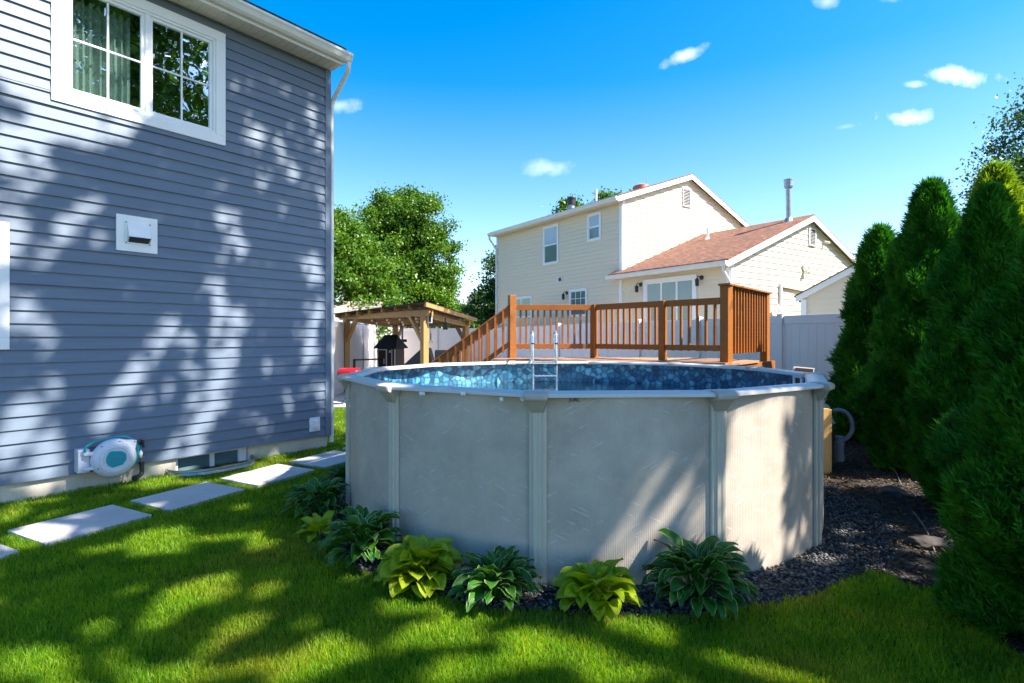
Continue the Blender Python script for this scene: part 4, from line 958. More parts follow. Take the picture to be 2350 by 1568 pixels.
p = on_slope(1623, 3.2, True); mb = MB(); mb.lathe([(.13,-.06),(.06,.05),(.05,.05),(.05,.42)], p, 12); mb.build('vent_pipe', M['white'], nb)
p = on_slope(1809, 3.95, True)
mb = MB(); mb.lathe([(.20,-.12),(.10,.10),(.085,.10),(.085,1.10),(.10,1.10)], p, 16); fl = mb.build('metal_flue', M['galv'], nb)
mb = MB(); mb.lathe([(.12,1.10),(.12,1.14),(.14,1.14),(.14,1.34),(.15,1.34),(.15,1.38),(.05,1.40)], p, 16); mb.build('flue_cap', M['galv'], fl)
# boards leaning on the wing
for (x0,y0,x1,y1,w_,m,l) in ((1772,702,1792,760,.14,'soffit','pale board leaning against the wing of the yellow house'),(1768,712,1780,760,.10,'rawwood','brown board leaning beside the pale board behind the fence')):
    a = hit(x0,y0,KK+u_*WS,ng)+ng*.15; b = hit(x1,y1,KK+u_*WS,ng)+ng*.5; b.z = max(b.z, .2); mb = MB(); mb.bar(a, b, w_, .03, ng); tag(mb.build('leaning_board', M[m]), l, 'board')
a = hit(1829,700,KK+u_*WS,ng)+ng*.5; mb = MB(); mb.box(Vector((a.x,a.y,0)), .5, .5, a.z-.15, v_)
q = Vector((a.x,a.y,a.z-.15)); mb.hexa([q-v_*.25-u_*.25,q+v_*.25-u_*.25,q+v_*.25+u_*.25,q-v_*.25+u_*.25,q-v_*.05-u_*.25+Zv*.15,q+v_*.25-u_*.25+Zv*.15,q+v_*.25+u_*.25+Zv*.15,q-v_*.05+u_*.25+Zv*.15])
tag(mb.build('wooden_crate', M['rawwood']), 'tall wooden crate showing above the fence beside the wing', 'crate')

# shed at the right behind the fence
SY = 13.2
s0c = up(1838, 700, SY); s0c.z = 0; e_z = up(1836, 683, SY).z; k_ = .56; sw = 3.4
fd = Vector((.86,-.51,0)).normalized(); fb_ = Vector((.51,.86,0)).normalized()
def SH(x, y, z): return s0c+fd*x+fb_*y+Zv*z
shed = thing('garden_shed', s0c+fd*sw/2, 'small cream sided shed with white trim at the right behind the fence', 'shed')
mb = MB(); siding(mb, s0c, fd, -fb_, 0, e_z+sw/2*k_, .15, lambda z: (0 if z <= e_z else (z-e_z)/k_, sw if z <= e_z else sw-(z-e_z)/k_)); mb.quad(SH(0,0,0),SH(0,2.4,0),SH(0,2.4,e_z),SH(0,0,e_z)); mb.quad(SH(sw,0,0),SH(sw,2.4,0),SH(sw,2.4,e_z),SH(sw,0,e_z))
mb.build('wall', M['cream_siding'], shed)
mb = MB(); mb.box(SH(.05,-.04,0), .12, .05, e_z-.05, fd); mb.build('corner_board', M['white'], shed)
for s_ in (1,-1):
    x0 = -.12 if s_ > 0 else sw+.12; x1 = sw/2; mb = MB(); mb.extr([SH(x0,-.10,e_z-.12*k_-.06),SH(x1,-.10,e_z+sw/2*k_-.06),SH(x1,-.10,e_z+sw/2*k_+.09),SH(x0,-.10,e_z-.12*k_+.09)], fb_*.03); mb.build('rake_board', M['white'], shed)
for s_ in (1,-1):
    x0 = -.15 if s_ > 0 else sw+.15; x1 = sw/2; mb = MB(); mb.extr([SH(x0,-.13,e_z-.15*k_+.092),SH(x1,-.13,e_z+sw/2*k_+.092),SH(x1,-.13,e_z+sw/2*k_+.12),SH(x0,-.13,e_z-.15*k_+.12)], fb_*2.6); mb.build('roof', M['shingle_dark'], shed, uvf=lambda c: (c.y, c.x))

# ================================================================== far houses
def gable_house(name, x0, x1, Y, D, ez, pz, label, wall, rf, wins=(), solar=False, ridge='x'):
    h = thing(name, ((x0+x1)/2, Y, 0), label, 'house')
    mb = MB(); mb.hexa([(x0,Y,0),(x1,Y,0),(x1,Y+D,0),(x0,Y+D,0),(x0,Y,ez),(x1,Y,ez),(x1,Y+D,ez),(x0,Y+D,ez)])
    if ridge == 'x': mb.add([(x0,Y,ez),(x0,Y+D,ez),(x0,Y+D/2,pz),(x1,Y,ez),(x1,Y+D,ez),(x1,Y+D/2,pz)], [(0,1,2),(3,4,5)])
    else: mb.add([(x0,Y,ez),(x1,Y,ez),((x0+x1)/2,Y,pz)], [(0,1,2)])
    mb.build('wall', wall, h); mb = MB()
    if ridge == 'x':
        mb.extr([(x0-.3,Y-.3,ez-.05),(x1+.3,Y-.3,ez-.05),(x1+.3,Y+D/2,pz+.03),(x0-.3,Y+D/2,pz+.03)], (0,0,.12)); mb.extr([(x0-.3,Y+D+.3,ez-.05),(x1+.3,Y+D+.3,ez-.05),(x1+.3,Y+D/2,pz+.03),(x0-.3,Y+D/2,pz+.03)], (0,0,.12))
    else:
        c = (x0+x1)/2; mb.extr([(x0-.3,Y-.3,ez-.05),(c,Y-.3,pz+.03),(c,Y+D,pz+.03),(x0-.3,Y+D,ez-.05)], (0,0,.12)); mb.extr([(x1+.3,Y-.3,ez-.05),(c,Y-.3,pz+.03),(c,Y+D,pz+.03),(x1+.3,Y+D,ez-.05)], (0,0,.12))
    mb.build('roof', rf, h, uvf=lambda c: (c.x, c.y))
    mb = MB(); mb.bar((x0-.3,Y-.33,ez), (x1+.3,Y-.33,ez), .05, .22); mb.build('fascia', M['white'], h)
    for (a, b, z0, z1) in wins:
        mb = MB(); mb.hexa([(a-.1,Y-.05,z0-.1),(b+.1,Y-.05,z0-.1),(b+.1,Y,z0-.1),(a-.1,Y,z0-.1),(a-.1,Y-.05,z1+.1),(b+.1,Y-.05,z1+.1),(b+.1,Y,z1+.1),(a-.1,Y,z1+.1)]); w = mb.build('window', M['white'], h)
        mb = MB(); mb.hexa([(a,Y-.08,z0),(b,Y-.08,z0),(b,Y-.051,z0),(a,Y-.051,z0),(a,Y-.08,z1),(b,Y-.08,z1),(b,Y-.051,z1),(a,Y-.051,z1)]); mb.build('pane', M['cglass'], w)
    if solar:
        for i in range(3):
            xa = x0+.6+i*1.15; k = (pz-ez)/(D/2); mb = MB()
            mb.extr([(xa,Y+.5,ez+.5*k+.14),(xa+1.1,Y+.5,ez+.5*k+.14),(xa+1.1,Y+2.4,ez+2.4*k+.14),(xa,Y+2.4,ez+2.4*k+.14)], (0,0,.05)); mb.build('solar_panel', M['cglass'], h)
    return h
M['farwall'] = plain('far_white_wall', (.62,.60,.55), .7, .05, 3)
gable_house('far_house', -4.6, .5, 60, 6, 5.2, 6.4, 'distant white house with dark windows seen between the stair rail and the yellow house', M['farwall'], M['shingle_dark'], [(-4.0,-3.3,2.9,4.4),(-3.1,-2.4,2.9,4.4),(-1.6,-.9,2.9,4.4)])
gable_house('far_house', -7.6, -4.6, 48, 6, 3.6, 4.55, 'distant white gabled house with solar panels above the pergola roof', M['farwall'], M['shingle_dark'], [], True)
gable_house('neighbour_shed', -9.0, -5.6, 21, 3.0, 2.25, 2.95, 'low white shed with tan shingle roof beyond the left fence', M['farwall'], M['shingle_tan'], [])

# ================================================================== pergola and what stands under it
PL = Vector((-4.85,16.0,0)); PM = Vector((-2.10,13.1,0)); d2 = Vector((.70,3.45,0)); PB = PL+d2; PR = PM+d2
d1 = (PM-PL).normalized()
perg = thing('pergola', (PL+PR)/2, 'wooden pavilion with sloping metal roof and string lights at the left behind the pool', 'pergola')
def ppost(p, zt):
    mb = MB(); mb.box(p, .15, .15, zt, d1); mb.build('post', M['pergwood'], perg, bevel=.006)
HB = 2.13; HB2 = 1.98
ppost(PL, HB+.02); ppost(PM, HB+.02); ppost(PB, HB2+.02); ppost(PR, HB2+.02)
n1 = Vector((d1.y,-d1.x,0)); n1 = n1 if n1.y < 0 else -n1
mb = MB()
A_, B_ = PL-d1*.22, PM+d1*.22
mb.extr([A_+n1*.10+Zv*HB, B_+n1*.10+Zv*HB, B_+d1*.10+n1*.10+Zv*(HB+.07), B_+d1*.10+n1*.10+Zv*(HB+.14), A_-d1*.12+n1*.10+Zv*(HB+.14), A_-d1*.12+n1*.10+Zv*(HB+.07)], -n1*.05)
mb.bar(A_-n1*.08+Zv*(HB+.07), B_-n1*.08+Zv*(HB+.07), .045, .14); fb = mb.build('beam', M['pergwood'], perg, bevel=.004)
mb = MB()
for p_ in (PL+d1*.05, PL+d1*.75, PM-d1*.75, PM-d1*.05):
    for a, b in ((-.04,.04),(.04,.04),(-.04,.10),(.04,.10)): mb.lathe([(.009,0),(.009,.006)], p_+d1*a+n1*.101+Zv*(HB+b), 6, n1)
mb.build('bolt', M['blackmetal'], fb)
mb = MB(); mb.bar(PB-d1*.2+Zv*(HB2+.07), PR+d1*.2+Zv*(HB2+.07), .09, .14); mb.build('beam', M['pergwood'], perg, bevel=.004)
for P0, P1 in ((PL,PB),(PM,PR)):
    mb = MB(); mb.vbar(P0+Zv*(HB+.04), P1+Zv*(HB2+.02), .05, .12); mb.build('beam', M['pergwood'], perg)
for p_, s_ in ((PL,1),(PM,-1)):
    mb = MB(); mb.bar(p_+d1*s_*.05+Zv*(HB-.62), p_+d1*s_*.62+Zv*(HB+.03), .09, .10, n1); mb.build('brace', M['pergwood'], perg)
for p_, q_, h_ in ((PB,PR,HB2),(PR,PB,HB2)):
    dd = (q_-p_).normalized(); mb = MB(); mb.bar(p_+dd*.05+Zv*(h_-.5), p_+dd*.5+Zv*(h_+.03), .08, .09, n1); mb.build('brace', M['pergwood'], perg)
d2n = d2.normalized(); zt0 = HB+.22+.10; 
def rz(p, add=0):    # roof height over plan point p
    s_ = (p-PL).dot(d2n); L = d2.length; return Vector((p.x,p.y,HB+.055+(HB2-HB-.02)*s_/L*1.0+add))
mb = MB(); Lr = (PM-PL).length
for i in range(8):
    p0 = PL+d1*(-.25+(Lr+.5)*i/7)-d2n*.40; p1 = p0+d2n*(d2.length+.75)
    mb2 = MB(); mb2.vbar(rz(p0,.045), rz(p1,.045), .045, .085); mb2.build('rafter', M['pergwood'], perg)
mb = MB(); q0 = PL-d1*.34-d2n*.45; q1 = PM+d1*.34-d2n*.45; q2 = q1+d2n*(d2.length+.9); q3 = q0+d2n*(d2.length+.9)
mb.extr([rz(q0,.09),rz(q1,.09),rz(q2,.09),rz(q3,.09)], (0,0,.018)); mb.build('roof', M['shingle_dark'], perg, uvf=lambda c: (c.x, c.y))
mb = MB(); mb.vbar(rz(q1-d1*.02,.04), rz(q2-d1*.02,.04), .04, .095); mb.build('fascia', M['pergwood'], perg)
# outlet on the middle post
mb = MB(); oc = up(986.5, 733, 13.05); mb.box(oc-Zv*.09, .11, .02, .20, (1,0,0)); ob = mb.build('post_outlet', M['white']); tag(ob, 'white weatherproof outlet on the middle pergola post', 'outlet')
mb = MB(); mb.box(oc-Zv*.06+Vector((0,-.012,0)), .06, .01, .14, (1,0,0)); mb.build('cover', M['blackplastic'], ob)
# string lights
sl = thing('string_lights', up(900, 742, 14.5), 'string of clear globe bulbs hanging under the pergola roof', 'string lights')
bp = [(981,741,15.6),(993.5,748,16.2),(1020,740,15.4),(1025,747,15.8),(1032,755,16.2),(1053,737.5,14.4),(1061,745,14.8),(1063,751.5,15.2),(1051,755,15.6),(1095.5,735,14.0),(1098,743,14.4)]
bp = [((870+(px-870)+0)/1 , py, Y) for px, py, Y in bp]
bpx = [(870,350),(970,405),(1180,340),(1220,395),(1270,470),(1440,325),(1500,385),(1515,435),(1420,470),(1770,305),(1790,370)]
bpts = [up((870+x/7.838)/1.1494, (800+y/7.838)/1.1494, 15.6-(x-870)/900*1.6+(y-300)/200*.5) for x, y in bpx]
for i, p in enumerate(bpts):
    mb = MB(); mb.lathe([(.0,-.045),(.03,-.035),(.036,-.01),(.026,.02),(.012,.03)], p, 10); mb.build('bulb', M['bulb'], sl)
mb = MB(); order = [0,1,2,3,4,8,7,6,5,9,10]; pts = []
for a, b in zip(order[:-1], order[1:]):
    A, B = bpts[a]+Zv*.045, bpts[b]+Zv*.045
    for j in range(5): t = j/5; pts.append(A.lerp(B, t)-Zv*.05*math.sin(math.pi*t)*(A-B).length)
pts.append(bpts[10]+Zv*.045); mb.tube(pts, .008, 5); mb.build('cable', M['blackplastic'], sl)
# speaker and trapeze handle
sp_ = up(1021.5, 749, 14.2); mb = MB(); mb.box(sp_-Zv*.09, .12, .12, .19); mb.box(sp_+Zv*.10, .03, .03, .12); tag(mb.build('outdoor_speaker', M['blackplastic'], bevel=.01), 'black speaker hanging under the right side of the pergola', 'speaker')
hp_ = up(988, 785, 13.6); ex = thing('exercise_strap', hp_, 'black strap with triangular grip hanging beside the middle pergola post', 'exercise strap')
mb = MB(); mb.bar(hp_+Zv*.22, hp_+Zv*.07, .03, .008, (0,1,0)); mb.build('strap', M['blackplastic'], ex); mb = MB(); mb.tube([hp_+Zv*.07, hp_+Vector((-.05,0,-.02)), hp_+Vector((.05,0,-.02)), hp_+Zv*.07], .008, 6); mb.build('grip', M['blackmetal'], ex)
mb = MB(); mb.tube([hp_+Zv*.22, Vector((hp_.x, hp_.y, 2.15))], .006, 5); mb.build('cord', M['blackmetal'], ex)
# playhouse
M['playroof'] = plain('dark_playhouse_roof', (.028,.024,.02), .7, .2, 5)
ph = Vector((-4.12, 18.6, 0)); pd = Vector((.93,-.37,0)).normalized(); pb = Vector((.37,.93,0)).normalized()
play = thing('playhouse', ph, 'small dark brown playhouse with pitched roof and white trim under the pergola', 'playhouse')
pw, pdp = .70, .55; ez_ = 1.27; rz_ = 1.67
def PP(x, y, z): return ph+pd*x+pb*y+Zv*z
mb = MB(); mb.hexa([PP(-pw/2,-pdp/2,0),PP(pw/2,-pdp/2,0),PP(pw/2,pdp/2,0),PP(-pw/2,pdp/2,0),PP(-pw/2,-pdp/2,ez_),PP(pw/2,-pdp/2,ez_),PP(pw/2,pdp/2,ez_),PP(-pw/2,pdp/2,ez_)]); mb.build('wall', M['darkwood'], play)
mb = MB(); e = .09
mb.extr([PP(-pw/2-e,-pdp/2-e,ez_-.03),PP(pw/2+e,-pdp/2-e,ez_-.03),PP(pw/2-.10,0,rz_),PP(-pw/2+.10,0,rz_)], (0,0,.03)); mb.extr([PP(-pw/2-e,pdp/2+e,ez_-.03),PP(pw/2+e,pdp/2+e,ez_-.03),PP(pw/2-.10,0,rz_),PP(-pw/2+.10,0,rz_)], (0,0,.03))
mb.quad(PP(-pw/2-e,-pdp/2-e,ez_-.03),PP(-pw/2-e,pdp/2+e,ez_-.03),PP(-pw/2+.10,0,rz_)); mb.quad(PP(pw/2+e,-pdp/2-e,ez_-.03),PP(pw/2+e,pdp/2+e,ez_-.03),PP(pw/2-.10,0,rz_))
for i in range(6): x = -pw/2+.02+i*(pw-.04)/5; xt = -pw/2+.12+i*(pw-.24)/5; mb.bar(PP(x,-pdp/2-e,ez_+.005), PP(xt,0,rz_+.035), .012, .02)
mb.build('roof', M['playroof'], play)
mb = MB()
for x0, x1, z0, z1 in ((-pw/2-.005,-pw/2+.03,0,ez_-.05),(-.01,.03,0,ez_-.05),(-pw/2+.03,-.01,ez_-.09,ez_-.05),(.21,.24,0,ez_-.05),(pw/2-.03,pw/2+.005,0,ez_-.05)):
    mb.hexa([PP(x0,-pdp/2-.02,z0),PP(x1,-pdp/2-.02,z0),PP(x1,-pdp/2-.001,z0),PP(x0,-pdp/2-.001,z0),PP(x0,-pdp/2-.02,z1),PP(x1,-pdp/2-.02,z1),PP(x1,-pdp/2-.001,z1),PP(x0,-pdp/2-.001,z1)])
mb.build('trim', M['white'], play)
mb = MB(); mb.hexa([PP(x,y,z) for z in (.72,.90) for x, y in ((-.09,-pdp/2-.03),(-.075,-pdp/2-.03),(-.075,-pdp/2-.002),(-.09,-pdp/2-.002))]); mb.build('door_handle', M['white'], play)
mb = MB(); mb.hexa([PP(x,y,z) for z in (1.10,1.18) for x, y in ((.12,-pdp/2-.03),(.18,-pdp/2-.03),(.18,-pdp/2-.002),(.12,-pdp/2-.002))]); mb.build('house_number', M['white'], play)
# metal pole behind it
mp_ = up(923, 780, 18.9); mb = MB(); mb.tube([(mp_.x,mp_.y,0),(mp_.x,mp_.y,2.0)], .035, 8); hp2 = mb.build('metal_pole', M['galv']); tag(hp2, 'slim grey metal pole with a black bracket just behind the playhouse', 'pole')
mb = MB(); mb.box((mp_.x+.07,mp_.y,1.45), .16, .06, .10); mb.build('bracket', M['blackmetal'], hp2)
# bench / low dark wooden rail
bn = thing('wooden_bench', (-4.75,17.6,0), 'low dark wooden slatted bench against the left fence, behind the red grill', 'bench')
a = up(812, 826, 17.4); b = up(882, 824, 18.6)
mb = MB(); mb.bar(a, b, .10, .05); mb.build('top_rail', M['darkwood'], bn)
for i in range(14):
    p = a.lerp(b, i/13); mb = MB(); mb.bar(p-Zv*.02, Vector((p.x,p.y,.35)), .05, .02); mb.build('slat', M['darkwood'], bn)
mb = MB(); p0 = Vector((a.x,a.y,.38)); p1 = Vector((b.x,b.y,.38)); mb.bar(p0+Vector((.2,-.2,0)), p1+Vector((.2,-.2,0)), .45, .04); mb.build('seat', M['darkwood'], bn)
for t in (0,1):
    p = a.lerp(b, t); mb = MB(); mb.box((p.x,p.y,0), .08, .08, p.z); mb.build('leg', M['darkwood'], bn)
# black draped lounger
ln = thing('lounge_chair', up(945,840,15.5), 'black fabric reclining lounge chair partly hidden by the middle pergola post', 'chair')
a = up(925, 838, 15.4); b = up(968, 798, 15.6); b2 = b+Vector((.25,.0,.0)); c_ = up(1000, 850, 15.6)
mb = MB(); mb.extr([a, b, b+Vector((.18,0,-.02)), Vector((c_.x,b.y,.55)), Vector((a.x,a.y,.45))], (0,.6,0)); mb.build('seat', M['blackplastic'], ln, bevel=.02)
mb = MB()
for x in (a.x+.08, c_.x-.05):
    for y in (15.5, 15.95): mb.tube([(x,y,0),(x,y,.5)], .018, 6)
mb.build('frame', M['blackmetal'], ln)
for px, w_, l in ((1010,.28,'second'),(1040,.22,'third')):
    p = up(px, 800, 12.2); ch = thing('folding_chair', (p.x,p.y,0), 'black folding chair behind the stair balusters, '+('nearer the pergola post' if px == 1010 else 'nearer the deck'), 'chair')
    mb = MB(); mb.box((p.x,p.y+.2,.95), w_, .03, .38); mb.build('backrest', M['blackplastic'], ch, bevel=.01)
    mb = MB(); mb.box((p.x,p.y,.50), w_, .42, .04); mb.build('seat', M['blackplastic'], ch, bevel=.01)
    for sx in (-1,1):
        for sy in (0,1): mb = MB(); mb.tube([(p.x+sx*w_/2,p.y-.2+sy*.4,0),(p.x+sx*w_/2,p.y-.2+sy*.4,1.3 if sy else .52)], .012, 6); mb.build('leg', M['blackmetal'], ch)
# red grill
gY = 12.9; gc = up(802, 860, gY)
gl_ = thing('kettle_grill', (gc.x,gc.y,0), 'small red barrel charcoal grill on crossed black legs at the patio edge', 'grill')
gx = Vector((.97,-.24,0)).normalized(); gr_ = .185
def barrel(z0, flip, m, name, r):
    mb = MB(); c = Vector((gc.x,gc.y,z0)); n = 16; P = []; prof_ = [(-.29,.02),(-.285,.6),(-.25,.9),(-.2,1),(.2,1),(.25,.9),(.285,.6),(.29,.02)]
    gy = Vector((-gx.y,gx.x,0))
    for x, k in prof_: P += [c+gx*x+gy*math.cos(math.pi*j/n)*r*k+Zv*math.sin(math.pi*j/n)*r*k*flip for j in range(n+1)]
    F = [(i*(n+1)+j,(i+1)*(n+1)+j,(i+1)*(n+1)+j+1,i*(n+1)+j+1) for i in range(len(prof_)-1) for j in range(n)]
    mb.add(P, F); mb.sm = True; return mb.build(name, m, gl_)
zc = gc.z-.02
barrel(zc+.005, .95, M['red'], 'lid', .19); barrel(zc, -1.0, M['blackmetal'], 'bowl', .185)
mb = MB(); mb.bar(Vector((gc.x,gc.y-.17,zc+.07))-gx*.08, Vector((gc.x,gc.y-.17,zc+.07))+gx*.08, .02, .02); mb.build('handle', M['blackplastic'], gl_)
for s_ in (-1, 1):
    mb = MB(); mb.tube([Vector((gc.x,gc.y+.05*s_,zc-.05))-gx*.2*s_, Vector((gc.x,gc.y+.05*s_,.03))+gx*.2*s_], .011, 6); mb.build('leg', M['blackmetal'], gl_)
mb = MB(); mb.lathe([(.07,-.02),(.07,.02)], Vector((gc.x,gc.y,.075))+gx*.2, 16, (0,1,0)); mb.build('wheel', M['blackplastic'], gl_)

# ================================================================== pump corner at the right of the pool
pcn = gr(1905, 1088); pw_ = thing('pump_housing', (3.95,6.6,0), 'raw pine pump box with vertical board beside the right side of the pool', 'pump box')
p0 = up(1889.5, 1085, 6.45); zt = up(1900, 937, 6.5).z
bx0, bx1 = up(1887,1000,6.45).x, up(1903.5,1000,6.45).x; sx1 = up(1920.5,1000,6.75).x
mb = MB(); mb.hexa([(bx0-.25,6.45,0),(bx1,6.45,0),(bx1,6.49,0),(bx0-.25,6.49,0),(bx0-.25,6.45,zt),(bx1,6.45,zt),(bx1,6.49,zt),(bx0-.25,6.49,zt)]); mb.build('front_board', M['rawwood'], pw_, bevel=.003)
mb = MB(); mb.hexa([(bx1+.002,6.45,0),(bx1+.022,6.45,0),(sx1,6.95,0),(sx1-.03,6.95,0),(bx1+.002,6.45,zt-.01),(bx1+.022,6.45,zt-.01),(sx1,6.95,zt-.01),(sx1-.03,6.95,zt-.01)]); mb.build('side_board', M['rawwood'], pw_, bevel=.003)
mb = MB(); mb.hexa([(bx0-.25,6.50,zt-.03),(bx1,6.50,zt-.03),(sx1-.04,6.95,zt-.03),(bx0-.25,6.95,zt-.03),(bx0-.25,6.50,zt),(bx1,6.50,zt),(sx1-.04,6.95,zt),(bx0-.25,6.95,zt)]); mb.build('lid', M['rawwood'], pw_)
# hose loop
h0 = up(1919, 943, 6.7); hc = up(1926, 975, 6.7)
hz = thing('filter_hose', h0, 'grey pool filter hose looping out beside the pine pump box', 'hose')
pts = [up(1912, 944, 6.75), up(1925, 941, 6.72), up(1942, 947, 6.68), up(1953, 965, 6.65), up(1955, 985, 6.65), up(1948, 1000, 6.65), up(1936, 1010, 6.68), up(1926, 1015, 6.7)]
mb = MB(); mb.tube(smoothpts(pts, 6), .024, 12); mb.build('hose', M['pvcgrey'], hz)
mb = MB(); q = up(1926, 1012, 6.72); mb.lathe([(.045,-.10),(.055,-.08),(.055,-.02),(.04,.03),(.05,.04),(.05,.06)], q, 14); mb.tube([q-Zv*.08, Vector((q.x,q.y,.1))], .05, 12); mb.build('filter_pipe', M['pvcgrey'], hz)
# framed brown board just beyond the rim
fb0 = up(1843, 850, 8.3)
brd = thing('framed_panel', fb0, 'brown board with a white edge rising just beyond the far right pool rim', 'panel')
def bp3(px, py): return up(px, py, 8.3)
mb = MB(); mb.extr([bp3(1822,841), bp3(1869,845), bp3(1863,872), bp3(1816,866)], (0,.04,0)); mb.build('border', M['white'], brd)
mb = MB(); mb.extr([bp3(1824,843.5)+Vector((0,-.004,0)), bp3(1865,847)+Vector((0,-.004,0)), bp3(1861,866)+Vector((0,-.004,0)), bp3(1820,861)+Vector((0,-.004,0))], (0,-.012,0)); mb.build('board', M['darkwood'], brd)
mb = MB(); mb.box((fb0.x,8.36,0), .08, .08, fb0.z-.1); mb.build('stand', M['darkwood'], brd)
# rocks
def rock(px, py, r, label, sq=.6):
    p = gr(px, py); bm = bmesh.new(); bmesh.ops.create_icosphere(bm, subdivisions=4, radius=1)
    from mathutils import noise as mn
    for v in bm.verts:
        k = 1+.35*mn.noise(v.co*1.3+Vector((px,0,0)))+.12*mn.noise(v.co*4); v.co = Vector((v.co.x*r*1.2*k, v.co.y*r*k, v.co.z*r*sq*k))
    me = bpy.data.meshes.new('rock'); bm.to_mesh(me); bm.free(); me.materials.append(M['rock']); me.polygons.foreach_set('use_smooth', [True]*len(me.polygons))
    o = bpy.data.objects.new('rock', me); COL.objects.link(o); o.location = p+Zv*r*.2; tag(o, label, 'rock')
rock(2045, 1140, .12, 'dark rounded rock at the foot of the second tree of the hedge'); rock(2126, 1255, .11, 'brownish rock lying in the mulch nearest the camera')
# stray sticks
for i, (x0,y0,x1,y1,l) in enumerate(((2020,1030,2068,1120,'thin grey stick on the mulch beside the pool'),(2095,1180,2150,1290,'longer grey stick pointing at the lawn'),(1990,1138,2110,1150,'pale dry twig lying across the mulch'))):
    a, b = gr(x0,y0)+Zv*.02, gr(x1,y1)+Zv*.03; mb = MB(); mb.tube(smoothpts([a, a.lerp(b,.5)+Vector((.03,.02,.02)), b]), [.009]*4+[.006]*5, 6); tag(mb.build('stick', M['bark']), l, 'stick')
# one curled dry leaf on the lawn
p = gr(733-2, 1205); p = gr(634, 1203); mb = MB(); mb.add([p+Vector((-.03,0,.01)),p+Vector((0,-.012,.05)),p+Vector((.035,0,.09)),p+Vector((.01,.02,.045))], [(0,1,2,3)]); tag(mb.build('dry_leaf', M['deadleaf']), 'curled brown leaf on the lawn left of the hostas', 'leaf')
# ================================================================== vegetation
def snoise(x, y, s=1.0, seed=0):
    r = np.random.default_rng(seed); o = 0
    for k in range(6):
        a = r.uniform(0, 6.28); f = s*r.uniform(.6, 2.2); o = o+np.sin((x*np.cos(a)+y*np.sin(a))*f*3.1+r.uniform(0, 6.28))
    return o/6
def inpoly(x, y, poly):
    c = np.zeros(x.shape, bool); n = len(poly)
    for i in range(n):
        x0, y0 = poly[i][0], poly[i][1]; x1, y1 = poly[(i+1) % n][0], poly[(i+1) % n][1]
        if y0 == y1: continue
        m = ((y0 > y) != (y1 > y)) & (x < (x1-x0)*(y-y0)/(y1-y0)+x0); c ^= m
    return c
BEDP = [(1.0,4.0),(1.30,3.30),(1.46,3.24),(1.97,3.44),(2.50,3.80),(2.72,3.5),(2.62,3.0),(2.42,2.4),(2.3,1.2),(9,1.2),(9,9.5),(5.2,9.8),(3.0,8.0)]
def inbed(x, y):
    r = np.hypot(x-CP.x, y-CP.y); n = snoise(x, y, 2.2, 3)*.09+snoise(x*6, y*6, 2.2, 4)*.05
    return (r < RP+.37+n*.6) | inpoly(x+n, y+n, BEDP)
mb = MB(); mb.add([pol(2*math.pi*i/72, RP+.47, .006) for i in range(72)], [tuple(range(72))])
o = mb.build('gravel_bed', M['bedsoil']); tag(o, kind='structure')
mb = MB(); mb.prism(BEDP, -.03, .010); o = mb.build('mulch_bed', M['bedsoil']); tag(o, kind='structure')

# gravel stones
def blobs(n, pos, size, flat, chip=False):
    base = np.array([(1,0,0),(-1,0,0),(0,1,0),(0,-1,0),(0,0,1),(0,0,-1),(.62,.62,.5),(-.62,.62,.45),(.62,-.62,.45),(-.62,-.62,.5)])
    F0 = np.array([(0,6,4),(6,2,4),(2,7,4),(7,1,4),(1,9,4),(9,3,4),(3,8,4),(8,0,4),(0,5,2),(2,5,1),(1,5,3),(3,5,0),(0,2,6),(2,1,7),(1,3,9),(3,0,8)])
    V_ = base[None]*(1+RNG.uniform(-.28,.28,(n,10,1)))*size[:,None,:]
    a = RNG.uniform(0,6.28,n); t = RNG.normal(0, flat, (n,2))
    c, s = np.cos(a)[:,None], np.sin(a)[:,None]
    x = V_[...,0]*c-V_[...,1]*s; y = V_[...,0]*s+V_[...,1]*c; z = V_[...,2]+x*t[:,:1]+y*t[:,1:]
    V_ = np.stack([x,y,z],-1)+pos[:,None,:]
    F = (F0[None]+np.arange(n)[:,None,None]*10).reshape(-1,3)
    return V_.reshape(-1,3), F, np.repeat(RNG.uniform(0,1,n), 16)
n = 95000
x = RNG.uniform(-2.3, 4.2, n); y = RNG.uniform(2.6, 8.9, n)
r = np.hypot(x-CP.x, y-CP.y)
gz = snoise(x, y, 1.6, 9)*.25
isg = inbed(x, y) & (r > RP+.01) & ((r < RP+.50) | ((x < 2.55+gz) & (y < 4.3+gz)))
gx_, gy_ = x[isg], y[isg]
k = RNG.uniform(0,1,len(gx_)) < np.clip(5.2/gy_, .3, 1); gx_, gy_ = gx_[k], gy_[k]
n = len(gx_); s = RNG.uniform(.006,.015,n)
V_, F, rn = blobs(n, np.stack([gx_,gy_,RNG.uniform(.010,.030,n)],-1), np.stack([s*RNG.uniform(1,1.5,n), s*RNG.uniform(.7,1.1,n), s*RNG.uniform(.35,.7,n)],-1), .35)
tag(npmesh('gravel', V_, F, M['gravel'], rn), kind='stuff')
n = 52000; x = RNG.uniform(1.2, 6.5, n); y = RNG.uniform(1.6, 9.4, n); r = np.hypot(x-CP.x, y-CP.y)
gz = snoise(x, y, 1.6, 9)*.25
m = inbed(x, y) & (r > RP+.25) & ~((x < 2.4+gz) & (y < 4.15+gz)); x, y = x[m], y[m]; n = len(x)
V_, F, rn = blobs(n, np.stack([x,y,RNG.uniform(.010,.032,n)],-1), np.stack([RNG.uniform(.012,.034,n), RNG.uniform(.003,.008,n), RNG.uniform(.002,.005,n)],-1), .3)
tag(npmesh('mulch', V_, F, M['mulch'], rn), kind='stuff')

